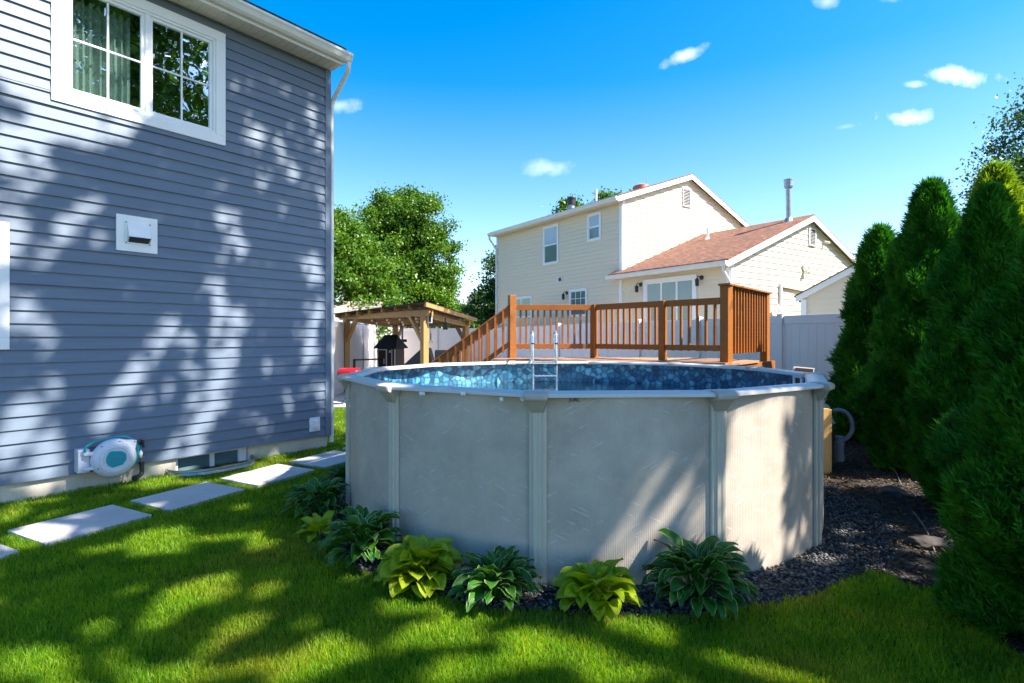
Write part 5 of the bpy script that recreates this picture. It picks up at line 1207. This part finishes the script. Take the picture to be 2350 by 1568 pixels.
# grass blades
def blades(x, y, h, w, rn):
    n = len(x); a = RNG.uniform(0, 6.28, n); la = RNG.uniform(0, 6.28, n); lean = RNG.uniform(.1, .75, n)*h
    dx, dy = np.cos(a)*w/2, np.sin(a)*w/2; lx, ly = np.cos(la)*lean, np.sin(la)*lean
    z0 = np.full(n, -.002)
    V_ = np.stack([np.stack([x-dx,y-dy,z0],-1), np.stack([x+dx,y+dy,z0],-1),
                   np.stack([x+lx*.35+dx*.8,y+ly*.35+dy*.8,h*.58],-1), np.stack([x+lx*.35-dx*.8,y+ly*.35-dy*.8,h*.58],-1),
                   np.stack([x+lx,y+ly,h*np.sqrt(np.clip(1-(lean/h)**2*.55,.1,1))],-1)], 1).reshape(-1,3)
    o = np.arange(n)[:,None]*5
    F = np.concatenate([o+np.array([[0,1,2]]), o+np.array([[0,2,3]]), o+np.array([[3,2,4]])], 1).reshape(-1,3)
    return V_, F, np.repeat(rn, 3)
N = 800000
yy = 1.7*(14.0/1.7)**RNG.uniform(0,1,N)            # density falls with distance
xx = RNG.uniform(-1,1,N)*(1.0*yy+.45)
keep = ~inbed(xx, yy)
for P4 in PAV:
    c = sum((Vector(p) for p in P4), Vector())/4; q = [c+(Vector(p)-c)*.965 for p in P4]; keep &= ~inpoly(xx, yy, q)
tw_ = (xx-PC.x)*wd.x+(yy-PC.y)*wd.y; on_ = (xx-PC.x)*wnrm.x+(yy-PC.y)*wnrm.y
keep &= ~((on_ < -.02) & (tw_ > 0)); wl_ = ((tw_-1.665)/.50)**2+(on_/.40)**2 < 1; keep &= ~wl_
keep &= ~((yy > 12.6) & (xx > -9) & (xx < 3))
xx, yy = xx[keep], yy[keep]; n = len(xx)
cl = snoise(xx, yy, 3.0, 5); h = (.034+.012*cl)*RNG.uniform(.65,1.35,n)+RNG.exponential(.004, n)
edge = np.zeros(n, bool)
V_, F, rn = blades(xx, yy, h, (.0014+.00062*yy)*RNG.uniform(.6,1.5,n), np.clip(.5+.25*cl+RNG.normal(0,.2,n), 0, 1))
tag(npmesh('grass', V_, F, M['grass'], rn), kind='stuff')

# hostas
def hosta(px, py, rad, n, mat, label, L=.17, Wd=.085, seed=0, hgt=1.0, pos=None):
    rg = np.random.default_rng(seed); c = gr(px, py) if pos is None else Vector(pos)
    VV, FF, UU, RR = [], [], [], []
    nu, nv = 6, 8
    for i in range(n):
        fr = (i+.5)/n; ph_ = i*2.39996+rg.uniform(-.3,.3)
        th = R_(80-78*fr**.62+rg.uniform(-9,9)); th = max(th, R_(5))
        l = L*rg.uniform(.78,1.12)*(.82+.3*math.sin(math.pi*min(1,fr*1.1))); wd_ = Wd*l/L*rg.uniform(.85,1.15)
        lp = max(.03, (rad-l*.85)*rg.uniform(.75,1.05)*(.55+.5*fr))*1.0
        lp = lp/max(.45, math.cos(th)) if th < R_(50) else lp*1.1
        lp = min(lp, rad)
        d = Vector((math.cos(ph_), math.sin(ph_), 0)); sdv = Vector((-d.y, d.x, 0))
        p = c+d*.015+Zv*.01; pth = min(R_(86), th+R_(14))
        p1 = p+d*math.cos(pth)*lp+Zv*math.sin(pth)*lp*hgt
        # keep the leaf outside the pool wall
        tipp = p1+d*l*math.cos(th); 
        if math.hypot(tipp.x-CP.x, tipp.y-CP.y) < RP+.02:
            k_ = .45; th = max(th, R_(58)); p1 = p+d*math.cos(pth)*lp*k_+Zv*math.sin(pth)*lp*hgt; l *= .85
            if math.hypot((p1+d*l*math.cos(th)).x-CP.x, (p1+d*l*math.cos(th)).y-CP.y) < RP-.05: continue
        # petiole
        o = len(VV); q = sdv*.004
        VV += [p-q, p+q, p1+q, p1-q]; UU += [(.5,0)]*4; FF.append((o,o+1,o+2,o+3)); RR.append(rg.uniform())
        droop = R_(rg.uniform(35,75)); roll = rg.uniform(-.5,.5); cup = rg.uniform(.15,.55); wv = rg.uniform(0,6.28); rn_ = rg.uniform()
        q = p1.copy(); o = len(VV)
        for j in range(nv+1):
            v = j/nv; a = th-droop*v*v
            t = d*math.cos(a)+Zv*math.sin(a); nn = (-d*math.sin(a)+Zv*math.cos(a))
            if j: q = q+t*(l/nv)
            ww_ = wd_/2*(math.sin(math.pi*min(1,v**.72*1.0))**.85 if 0 < v < 1 else .015)
            for k in range(nu+1):
                u = k/nu*2-1; s_ = sdv*math.cos(roll)+nn*math.sin(roll); m_ = nn*math.cos(roll)-sdv*math.sin(roll)
                w3 = ww_*u; z3 = cup*ww_*abs(u)**1.4+.006*math.sin(v*11+wv+u*2)*abs(u)
                VV.append(q+s_*w3+m_*z3); UU.append((k/nu, v))
                vv = VV[-1]
                if vv.z < .012: VV[-1] = Vector((vv.x, vv.y, .012))
        for j in range(nv):
            for k in range(nu): FF.append((o+j*(nu+1)+k, o+j*(nu+1)+k+1, o+(j+1)*(nu+1)+k+1, o+(j+1)*(nu+1)+k)); RR.append(rn_)
    me = npmesh('hosta', [tuple(v) for v in VV], FF, mat, RR, UU, True)
    return tag(me, label, 'hosta', 'hostas along the pool')
hosta(790, 1106, .22, 18, M['hosta_r'], 'plain green hosta, smallest, tucked behind the left edge of the pool', L=.17, Wd=.095, seed=1, hgt=1.3)
hosta(733, 1182, .34, 95, M['hosta_g'], 'white edged green hosta farthest left, nearest the stepping stones', L=.17, Wd=.085, seed=2, hgt=1.35)
hosta(735, 1230, .20, 20, M['hosta_y'], 'smallest chartreuse hosta, between two white edged ones at the left', L=.15, Wd=.085, seed=3, hgt=1.2)
hosta(838, 1290, .34, 100, M['hosta_g'], 'white edged green hosta just left of the large chartreuse one', L=.175, Wd=.088, seed=4, hgt=1.65)
hosta(965, 1345, .29, 84, M['hosta_y'], 'large chartreuse hosta in the middle of the row', L=.18, Wd=.145, seed=5, hgt=1.6)
hosta(1138, 1380, .30, 85, M['hosta_g'], 'white edged green hosta below the middle pool upright', L=.165, Wd=.075, seed=6, hgt=1.45)
hosta(1368, 1398, .27, 60, M['hosta_y'], 'chartreuse hosta farthest right, left of the biggest green one', L=.165, Wd=.125, seed=7, hgt=1.5)
hosta(1602, 1382, .36, 110, M['hosta_g'], 'biggest white edged green hosta, at the right end of the row', L=.185, Wd=.088, seed=8, hgt=1.6)

# arborvitae hedge trees
def arborvitae(x, y, H_, Rb, n, label, seed, lean=(0,0), size=1.0, top=.42, mat='arbor', group='arborvitae hedge at the right'):
    rg = np.random.default_rng(seed)
    t = thing('arborvitae', (x, y, 0), label, 'tree', group)
    def rad(z, a):
        u = np.clip((H_-z)/(top*H_), 0, 1); base = Rb*u**.60*(.70+.30*np.clip(z/(.30*H_),0,1))
        l = .12*np.sin(3*a+z*2.3+seed)+.11*np.sin(5*a-z*4.1+seed*2)+.12*np.sin(2*a+z*7.3+seed*3)+.08*np.sin(7*a+z*12+seed)+.05*np.sin(13*a-z*17+seed)
        return base*(1+l)
    z = H_*(1-rg.uniform(0,1,n)**.9); z = np.clip(z*.985+.03, .05, H_); a = rg.uniform(0,6.28,n)
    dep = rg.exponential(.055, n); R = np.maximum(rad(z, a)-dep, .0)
    cx = x+lean[0]*z/H_; cy = y+lean[1]*z/H_
    P = np.stack([cx+R*np.cos(a), cy+R*np.sin(a), z], -1)
    out = np.stack([np.cos(a), np.sin(a), np.zeros(n)], -1); upv = np.array([0,0,1.])
    D = out*rg.uniform(.25,.8,(n,1))+upv*rg.uniform(.35,1.0,(n,1))+rg.normal(0,.28,(n,3)); D /= np.linalg.norm(D,axis=1)[:,None]
    S = np.cross(D, rg.normal(0,1,(n,3))); S /= np.linalg.norm(S,axis=1)[:,None]
    ln = rg.uniform(.07,.14,n)*size; k = 5; VV = []; 
    for j in range(k):
        f = (j/(k-1)-.5)*1.5; st = (.0+.12*j)*0; dd = D*np.cos(f)+S*np.sin(f)+rg.normal(0,.10,(n,3)); l = ln*(1-.42*abs(f))*rg.uniform(.8,1.1,n)
        b = P+D*(ln*.18*(j % 3))[:,None]; N_ = np.cross(D, S); w = (.0085*size*rg.uniform(.8,1.3,n))[:,None]; q = (S*np.cos(f)-D*np.sin(f))*w
        VV.append(np.stack([b-q*.6, b+dd*(l*.5)[:,None]+q, b+dd*l[:,None], b+dd*(l*.5)[:,None]-q+N_*.004], 1))
    V_ = np.stack(VV, 1).reshape(-1, 3); F = np.arange(len(V_)).reshape(-1, 4)
    cl = .5+.5*np.sin(4*a+z*5+seed)*np.sin(7*z+a*2)
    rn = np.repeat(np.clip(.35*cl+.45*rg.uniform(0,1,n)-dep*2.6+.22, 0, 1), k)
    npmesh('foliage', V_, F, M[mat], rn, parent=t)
    # dense dark core, added to block light between the sprays
    A = 40; Zs = 46; VV = []
    for i in range(Zs+1):
        zz = .06+(H_-.10)*i/Zs
        for j in range(A):
            aa = 2*math.pi*j/A; rr = float(rad(np.array(zz), np.array(aa)))*.86*(1+.06*math.sin(j*5.1+i*3.7))-.02; rr = max(rr, .01); VV.append((x+lean[0]*zz/H_+rr*math.cos(aa), y+lean[1]*zz/H_+rr*math.sin(aa), zz))
    F = [(i*A+j, i*A+(j+1)%A, (i+1)*A+(j+1)%A, (i+1)*A+j) for i in range(Zs) for j in range(A)]
    npmesh('dark_inner_core', VV, F, M[mat], np.full(len(F), .05), smooth=True, parent=t)
    mb = MB(); mb.tube([(x,y,-.02),(x,y,.5)], [.07,.05], 10); mb.build('trunk', M['bark'], t)
arborvitae(3.05, 2.78, 2.6, .70, 62000, 'nearest and widest arborvitae, cut by the right edge of the photo', 1, (.05,.0), .60, .8)
arborvitae(4.28, 4.92, 2.95, .56, 42000, 'arborvitae second from the camera in the hedge', 2, (.02,0), .68, .85)
arborvitae(5.02, 6.60, 3.48, .66, 36000, 'tallest looking dark arborvitae with a rounded knob top, third in the hedge', 5, (.05,0), .78, .85)
arborvitae(5.66, 8.45, 3.30, .64, 20000, 'farthest arborvitae, nearest the white fence', 6, (.03,0), .95, .9)

arborvitae(6.25, 7.1, 3.85, .62, 16000, 'golden green conifer rising behind the hedge, lit by the sun', 9, (.03,0), .9, .8, 'golden', None)

# ---- sun patches to cast: leaves of the tall tree's crown are carved away for them, in photo pixels: capsules x0,y0,x1,y1,r
GAP_W = [(0,-250,200,190,170),(40,120,150,250,90),(120,300,190,300,38),(30,330,60,400,60),(0,500,20,560,60),(95,590,155,520,30),(150,505,215,470,22),(170,540,175,545,15),(228,550,230,565,16),
         (30,690,60,745,45),(100,735,110,790,22),(388,745,330,830,27),(330,830,265,930,30),(265,930,225,985,26),(370,760,440,790,16),
         (500,765,520,800,28),(515,800,500,900,38),(490,900,455,960,48),(455,960,420,1050,46),(540,725,552,745,24),(487,655,495,650,22),(500,690,505,725,18),(515,500,530,540,24),(555,570,555,580,14),(500,600,505,605,10),
         (705,600,722,640,20),(715,740,712,825,14),(735,890,737,925,10),(730,700,728,720,9),(120,880,125,905,24),(60,960,110,1080,60),(0,1010,30,1080,40),(215,960,218,985,18),(335,905,340,930,14),(410,830,440,860,18),(385,880,380,910,14),
         (565,300,595,320,24),(715,248,705,290,13),(640,320,640,345,11),(655,375,670,400,16),(735,320,733,345,11),(505,425,510,432,11),(595,425,597,430,11),(515,520,528,500,18),(640,475,645,480,9),(650,205,651,207,7),(605,215,607,225,7),
         (745,480,744,520,7),(225,300,235,320,10),(610,835,612,860,8),(660,930,662,945,8),(560,960,600,980,10),(300,700,305,705,10),(350,1060,420,1080,14),(260,1080,300,1100,18)]
GAP_G = [(310,1255,410,1240,24),(370,1390,510,1350,26),(325,1440,390,1415,18),(510,1455,590,1430,20),(200,1455,235,1448,16),(640,1555,770,1500,34),(575,1255,640,1230,14),(20,1250,90,1240,14),(10,1190,50,1165,12),
         (0,1530,140,1530,36),(930,1470,1150,1400,24),(1000,1560,1160,1520,26),(1190,1500,1500,1475,34),(1290,1440,1480,1450,12),(1500,1530,1900,1560,26),(1330,1550,1460,1560,18),(1720,1345,1800,1380,24),(1760,1390,1900,1385,14),
         (590,1085,650,1090,14),(540,1105,600,1110,10),(60,1225,140,1230,12),(760,930,800,950,8),(760,970,800,985,6),(870,1385,960,1400,12),(1050,1425,1100,1440,10),(330,1115,400,1100,8),(560,1040,640,1045,7),(700,1490,760,1470,14),(450,1500,500,1490,10),(880,1500,900,1490,14),(240,1530,330,1550,18)]
GAP_P = [(1690,930,1800,915,30),(1740,980,1740,1250,62),(1690,1050,1670,1290,22),(1560,1030,1380,1300,15),(1490,1045,1320,1240,9),(1600,1090,1480,1250,15),(1430,1270,1300,1380,40),(1620,1140,1600,1230,16),(1250,1160,1248,1360,7),(835,1120,837,1125,9),(1440,1040,1500,1020,8),(1560,1290,1460,1340,26),(1240,1000,1235,1020,5)]
GAP_P += [(1640,1010,1590,1080,8),(1350,1330,1470,1200,14),(1500,1330,1620,1250,12)]
GAP_L = [(940,850,1215,900,60)]
def lit(L):
    S = np.array(SUN); x, y, z = L[:,0], L[:,1], L[:,2]
    dx, dy, dz = -S
    A = dx*dx+dy*dy; ox, oy = x-CP.x, y-CP.y; B = 2*(ox*dx+oy*dy); C_ = ox*ox+oy*oy-(RP+.02)**2; D = B*B-4*A*C_
    sq = np.sqrt(np.maximum(D, 0)); s1 = np.where(D > 0, (-B-sq)/(2*A), 1e9); s2 = np.where(D > 0, (-B+sq)/(2*A), 1e9)
    z1 = z+dz*s1; z2 = z+dz*s2; sg = z/(-dz)
    den = dx*wnrm.x+dy*wnrm.y; sw = -((x-PC.x)*wnrm.x+(y-PC.y)*wnrm.y)/den
    hw = np.stack([x+dx*sw, y+dy*sw, z+dz*sw], -1); tw2 = (hw[:,0]-PC.x)*wd.x+(hw[:,1]-PC.y)*wd.y
    isP = (s1 < 1e8) & (z1 > 0) & (z1 < 1.27); isL = (s1 < 1e8) & (z1 >= 1.27) & (z2 < 1.27)
    isW = ~isP & ~isL & (sw > 0) & (sw < sg) & (tw2 > -.3) & (tw2 < 6)
    s = np.where(isP, s1, np.where(isL, s2, np.where(isW, sw, sg)))
    h = np.stack([x+dx*s, y+dy*s, z+dz*s], -1)
    px = CX+FD*h[:,0]/np.maximum(h[:,1],.3); py = CY-FD*(h[:,2]-EYE)/np.maximum(h[:,1],.3)
    out = np.zeros(len(L), bool)
    for msk, caps, k_, a_ in ((isP, GAP_P, 1.05, 4), (isL, GAP_L, 1.1, 8), (isW, GAP_W, .92, 3), (~isP & ~isL & ~isW, GAP_G, 1.1, 7)):
        for (x0,y0,x1,y1,r) in caps:
            vx, vy = x1-x0, y1-y0; l2 = vx*vx+vy*vy+1e-6; t = np.clip(((px-x0)*vx+(py-y0)*vy)/l2, 0, 1)
            out |= msk & (np.hypot(px-x0-t*vx, py-y0-t*vy) < r*k_+a_)
    q = snoise(tw2*3.2, h[:,2]*2.4, 2.2, 91); out &= ~(isW & (q < -.36) & ~((px < 230) & (py < 330)))
    q = snoise(h[:,0]*2.2, h[:,1]*2.2, 1.3, 77); g_ = ~isP & ~isL & ~isW; out |= g_ & (q > .34)
    q = snoise(tw2*2.6, h[:,2]*2.6, 1.3, 78); out |= isW & (q > .62)
    return out
def leafmesh(name, P, size, mat, rn, parent, asp=.62, rg=RNG):
    n = len(P); D = rg.normal(0,1,(n,3)); D[:,2] -= .3; D /= np.linalg.norm(D,axis=1)[:,None]
    S = np.cross(D, rg.normal(0,1,(n,3))); S /= np.linalg.norm(S,axis=1)[:,None]; s = (size*rg.uniform(.7,1.25,n))[:,None]; N_ = np.cross(D,S)
    V_ = np.stack([P-D*s*.5, P+S*s*asp*.5+N_*s*.08, P+D*s*.5, P-S*s*asp*.5+N_*s*.08], 1).reshape(-1,3); F = np.arange(len(V_)).reshape(-1,4)
    return npmesh(name, V_, F, mat, rn, parent=parent)
def tree(name, base, lobes, n, size, mat, label, seed=0, ncl=26, spread=.30, carve=False, trunk=.22, limbs=7, group=None, fill=.25):
    rg = np.random.default_rng(seed); base = Vector(base); t = thing(name, base, label, 'tree', group)
    C_ = np.array([l[0] for l in lobes], float); R = np.array([l[1] for l in lobes], float)
    if R.ndim == 1: R = np.repeat(R[:,None], 3, 1)
    wts = R.prod(1)**.67; wts /= wts.sum()
    nc = ncl*len(lobes); li = rg.choice(len(lobes), nc, p=wts); u = rg.normal(0,1,(nc,3)); u /= np.linalg.norm(u,axis=1)[:,None]
    rr = np.where(rg.uniform(0,1,nc) < fill, rg.uniform(.2,.8,nc), rg.uniform(.82,1.04,nc))[:,None]
    CC = C_[li]+u*R[li]*rr; ci = rg.integers(0, nc, n); sc_ = rg.uniform(.6,1.3,nc)[ci][:,None]*spread
    P = CC[ci]+rg.normal(0,1,(n,3))*sc_*np.array([1,1,.7])
    cr = rg.uniform(0,1,nc)
    rn = np.clip(.45*cr[ci]+.55*rg.uniform(0,1,n), 0, 1)
    if carve: k = ~lit(P); P, rn = P[k], rn[k]
    leafmesh('crown', P, size, mat, rn, t, rg=rg)
    mb = MB(); top = Vector(C_[np.argmax(C_[:,2])]); fork = base.lerp(Vector((top.x, top.y, top.z)), .35); fork.z = max(base.z+1, C_[:,2].min()-R[:,2].max()*.5)
    if carve: fork = Vector((11.3,-2.0,8.0)); top = Vector((10.6,.5,15.5))
    mb.tube(smoothpts([base-Zv*.1, base.lerp(fork,.5), fork, fork.lerp(top,.6), top]), list(np.linspace(trunk, trunk*.15, 17)), 10)
    for i in range(min(limbs, nc)):
        e = Vector(CC[rg.integers(0,nc)]); s_ = fork.lerp(top, rg.uniform(0,.6))
        if carve:
            pts_ = np.array([tuple(s_.lerp(e, .5).lerp(s_, 1-2*q) + Zv*.4*q if q < .5 else (s_.lerp(e,.5)+Zv*.2).lerp(e, 2*q-1)) for q in np.linspace(0,1,24)])
            if lit(pts_).mean() > .03: continue
        mb.tube([s_, s_.lerp(e,.5)+Zv*.2, e], [trunk*.38, trunk*.22, trunk*.06], 6)
    mb.build('trunk', M['bark'], t)
    return t
# tall shade tree right of the hedge, above the frame, crown carved to shape dapples
tree('offframe_shade_tree', (11.6, -2.4, 0), [((7.5,2.0,13.2),(4.0,4.6,7.2)),((7.2,1.0,9.6),(3.2,3.4,3.2)),((6.2,3.0,15.5),(3.2,3.6,4.5)),((7.5,-.5,12),(3,3,4)),((8.3,3.3,7.9),(1.5,1.7,1.7))], 78000, .17, M['maple'],
     'tall leafy shade tree right of the hedge, seen only reflected in the upper window', 21, ncl=420, spread=.42, carve=True, trunk=.33, limbs=420, fill=.6, group='tall trees outside the frame')
bgroup = 'trees beyond the fences'
tree('offframe_shade_tree', (14.8, 9.6, 0), [((8.5,13.6,17.6),(2.3,4.2,2.3)),((10.6,12.4,15.6),(2.0,2.6,2.2))], 16000, .19, M['maple'], 'unseen tall tree added beyond the hedge to shade the pergola fence', 41, ncl=130, spread=.42, trunk=.3, limbs=10, fill=.6, group='tall trees outside the frame')  # out-of-frame tree put in only to throw shade on the left fence
tree('maple_tree', (-8.4,24,0), [((-8.6,24,4.2),(2.9,2.4,2.7)),((-6.7,23.6,3.4),(1.6,1.6,1.9)),((-8.9,24,6.2),(1.5,1.6,1.5)),((-7.6,23.8,5.2),(1.5,1.5,1.6)),((-10.5,24,5),(2.4,2,2.6)),((-5.9,23.4,2.5),(1.0,1.2,1.3))], 85000, .15, M['maple'], 'bright green maple right beside the corner of the blue house', 31, ncl=46, spread=.28, group=bgroup)
tree('deciduous_tree', (-6.9,34,0), [((-7.3,34,5.8),(2.7,2.5,3.0)),((-7.8,34,8.4),(2.0,2,1.9)),((-5.9,34,8.6),(1.9,2,2.0)),((-4.9,34,6.2),(1.5,1.8,2.0)),((-4.6,34,4.3),(1.0,1.5,1.6)),((-5.8,33.5,3.6),(2.0,1.8,1.8)),((-6.8,34,9.6),(1.6,1.5,1.0)),((-9.4,34,7.2),(1.1,1.2,1.4))], 90000, .17, M['maple'], 'largest leafy tree with a broad rounded crown above the pergola', 32, ncl=40, spread=.33, group=bgroup, fill=.15, limbs=16)
tree('deciduous_tree', (.6,40,0), [((.4,40,5.4),(2.6,2,2.6)),((.9,40,7.6),(1.6,1.5,1.6)),((-1.6,40,3.6),(1.7,1.5,1.3)),((-.3,40,4.2),(2.2,1.5,1.6)),((1.5,40,8.2),(1.2,1.2,1.0))], 24000, .21, M['birch'], 'airy tree half hidden by the left edge of the yellow house', 33, ncl=34, spread=.32, group=bgroup)
tree('low_tree', (-4.9,45,0), [((-5.2,45,3.3),(1.5,1,.9)),((-3.8,45,3.2),(1.0,1,.9)),((-6.5,45,3.6),(1.2,1,.9))], 14000, .2, M['maple'], 'low bushy tree in the gap between the big tree and the yellow house', 34, ncl=22, spread=.28, group=bgroup)
tree('low_tree', (-2.9,50,0), [((-3.2,50,2.9),(1.0,1,.9))], 6000, .2, M['maple'], 'small bush beside the distant house, right of the solar panels', 37, ncl=22, spread=.28, group=bgroup)
tree('deciduous_tree', (5.2,38,0), [((3.9,38,9.9),(.9,1,1.2)),((4.3,38,8.6),(1.8,1.5,1.5)),((6.3,38,10.6),(.8,1,1.2)),((7.3,38,10.8),(.9,1,.8)),((5.9,38,9),(1.9,1.5,1.4)),((8.6,38,11.0),(.5,.8,.7)),((8.0,38,9.6),(1.2,1,1.3))], 20000, .2, M['maple'], 'tree showing only its top above the yellow house roof', 35, ncl=26, spread=.26, group=bgroup)
tree('birch_tree', (14.6,14.5,0), [((14.9,14.5,6.3),(1.6,1.8,2.2)),((13.7,14.3,5.0),(1.3,1.6,1.5)),((15.2,14.6,7.6),(1.1,1.3,1.2)),((13.2,14.2,3.9),(1.2,1.4,1.4)),((14.8,14.5,4.3),(2.0,1.8,2.4))], 46000, .10, M['birch'], 'airy grey green tree rising behind the hedge at the upper right', 36, ncl=60, spread=.30, group=bgroup, fill=.3, limbs=18)
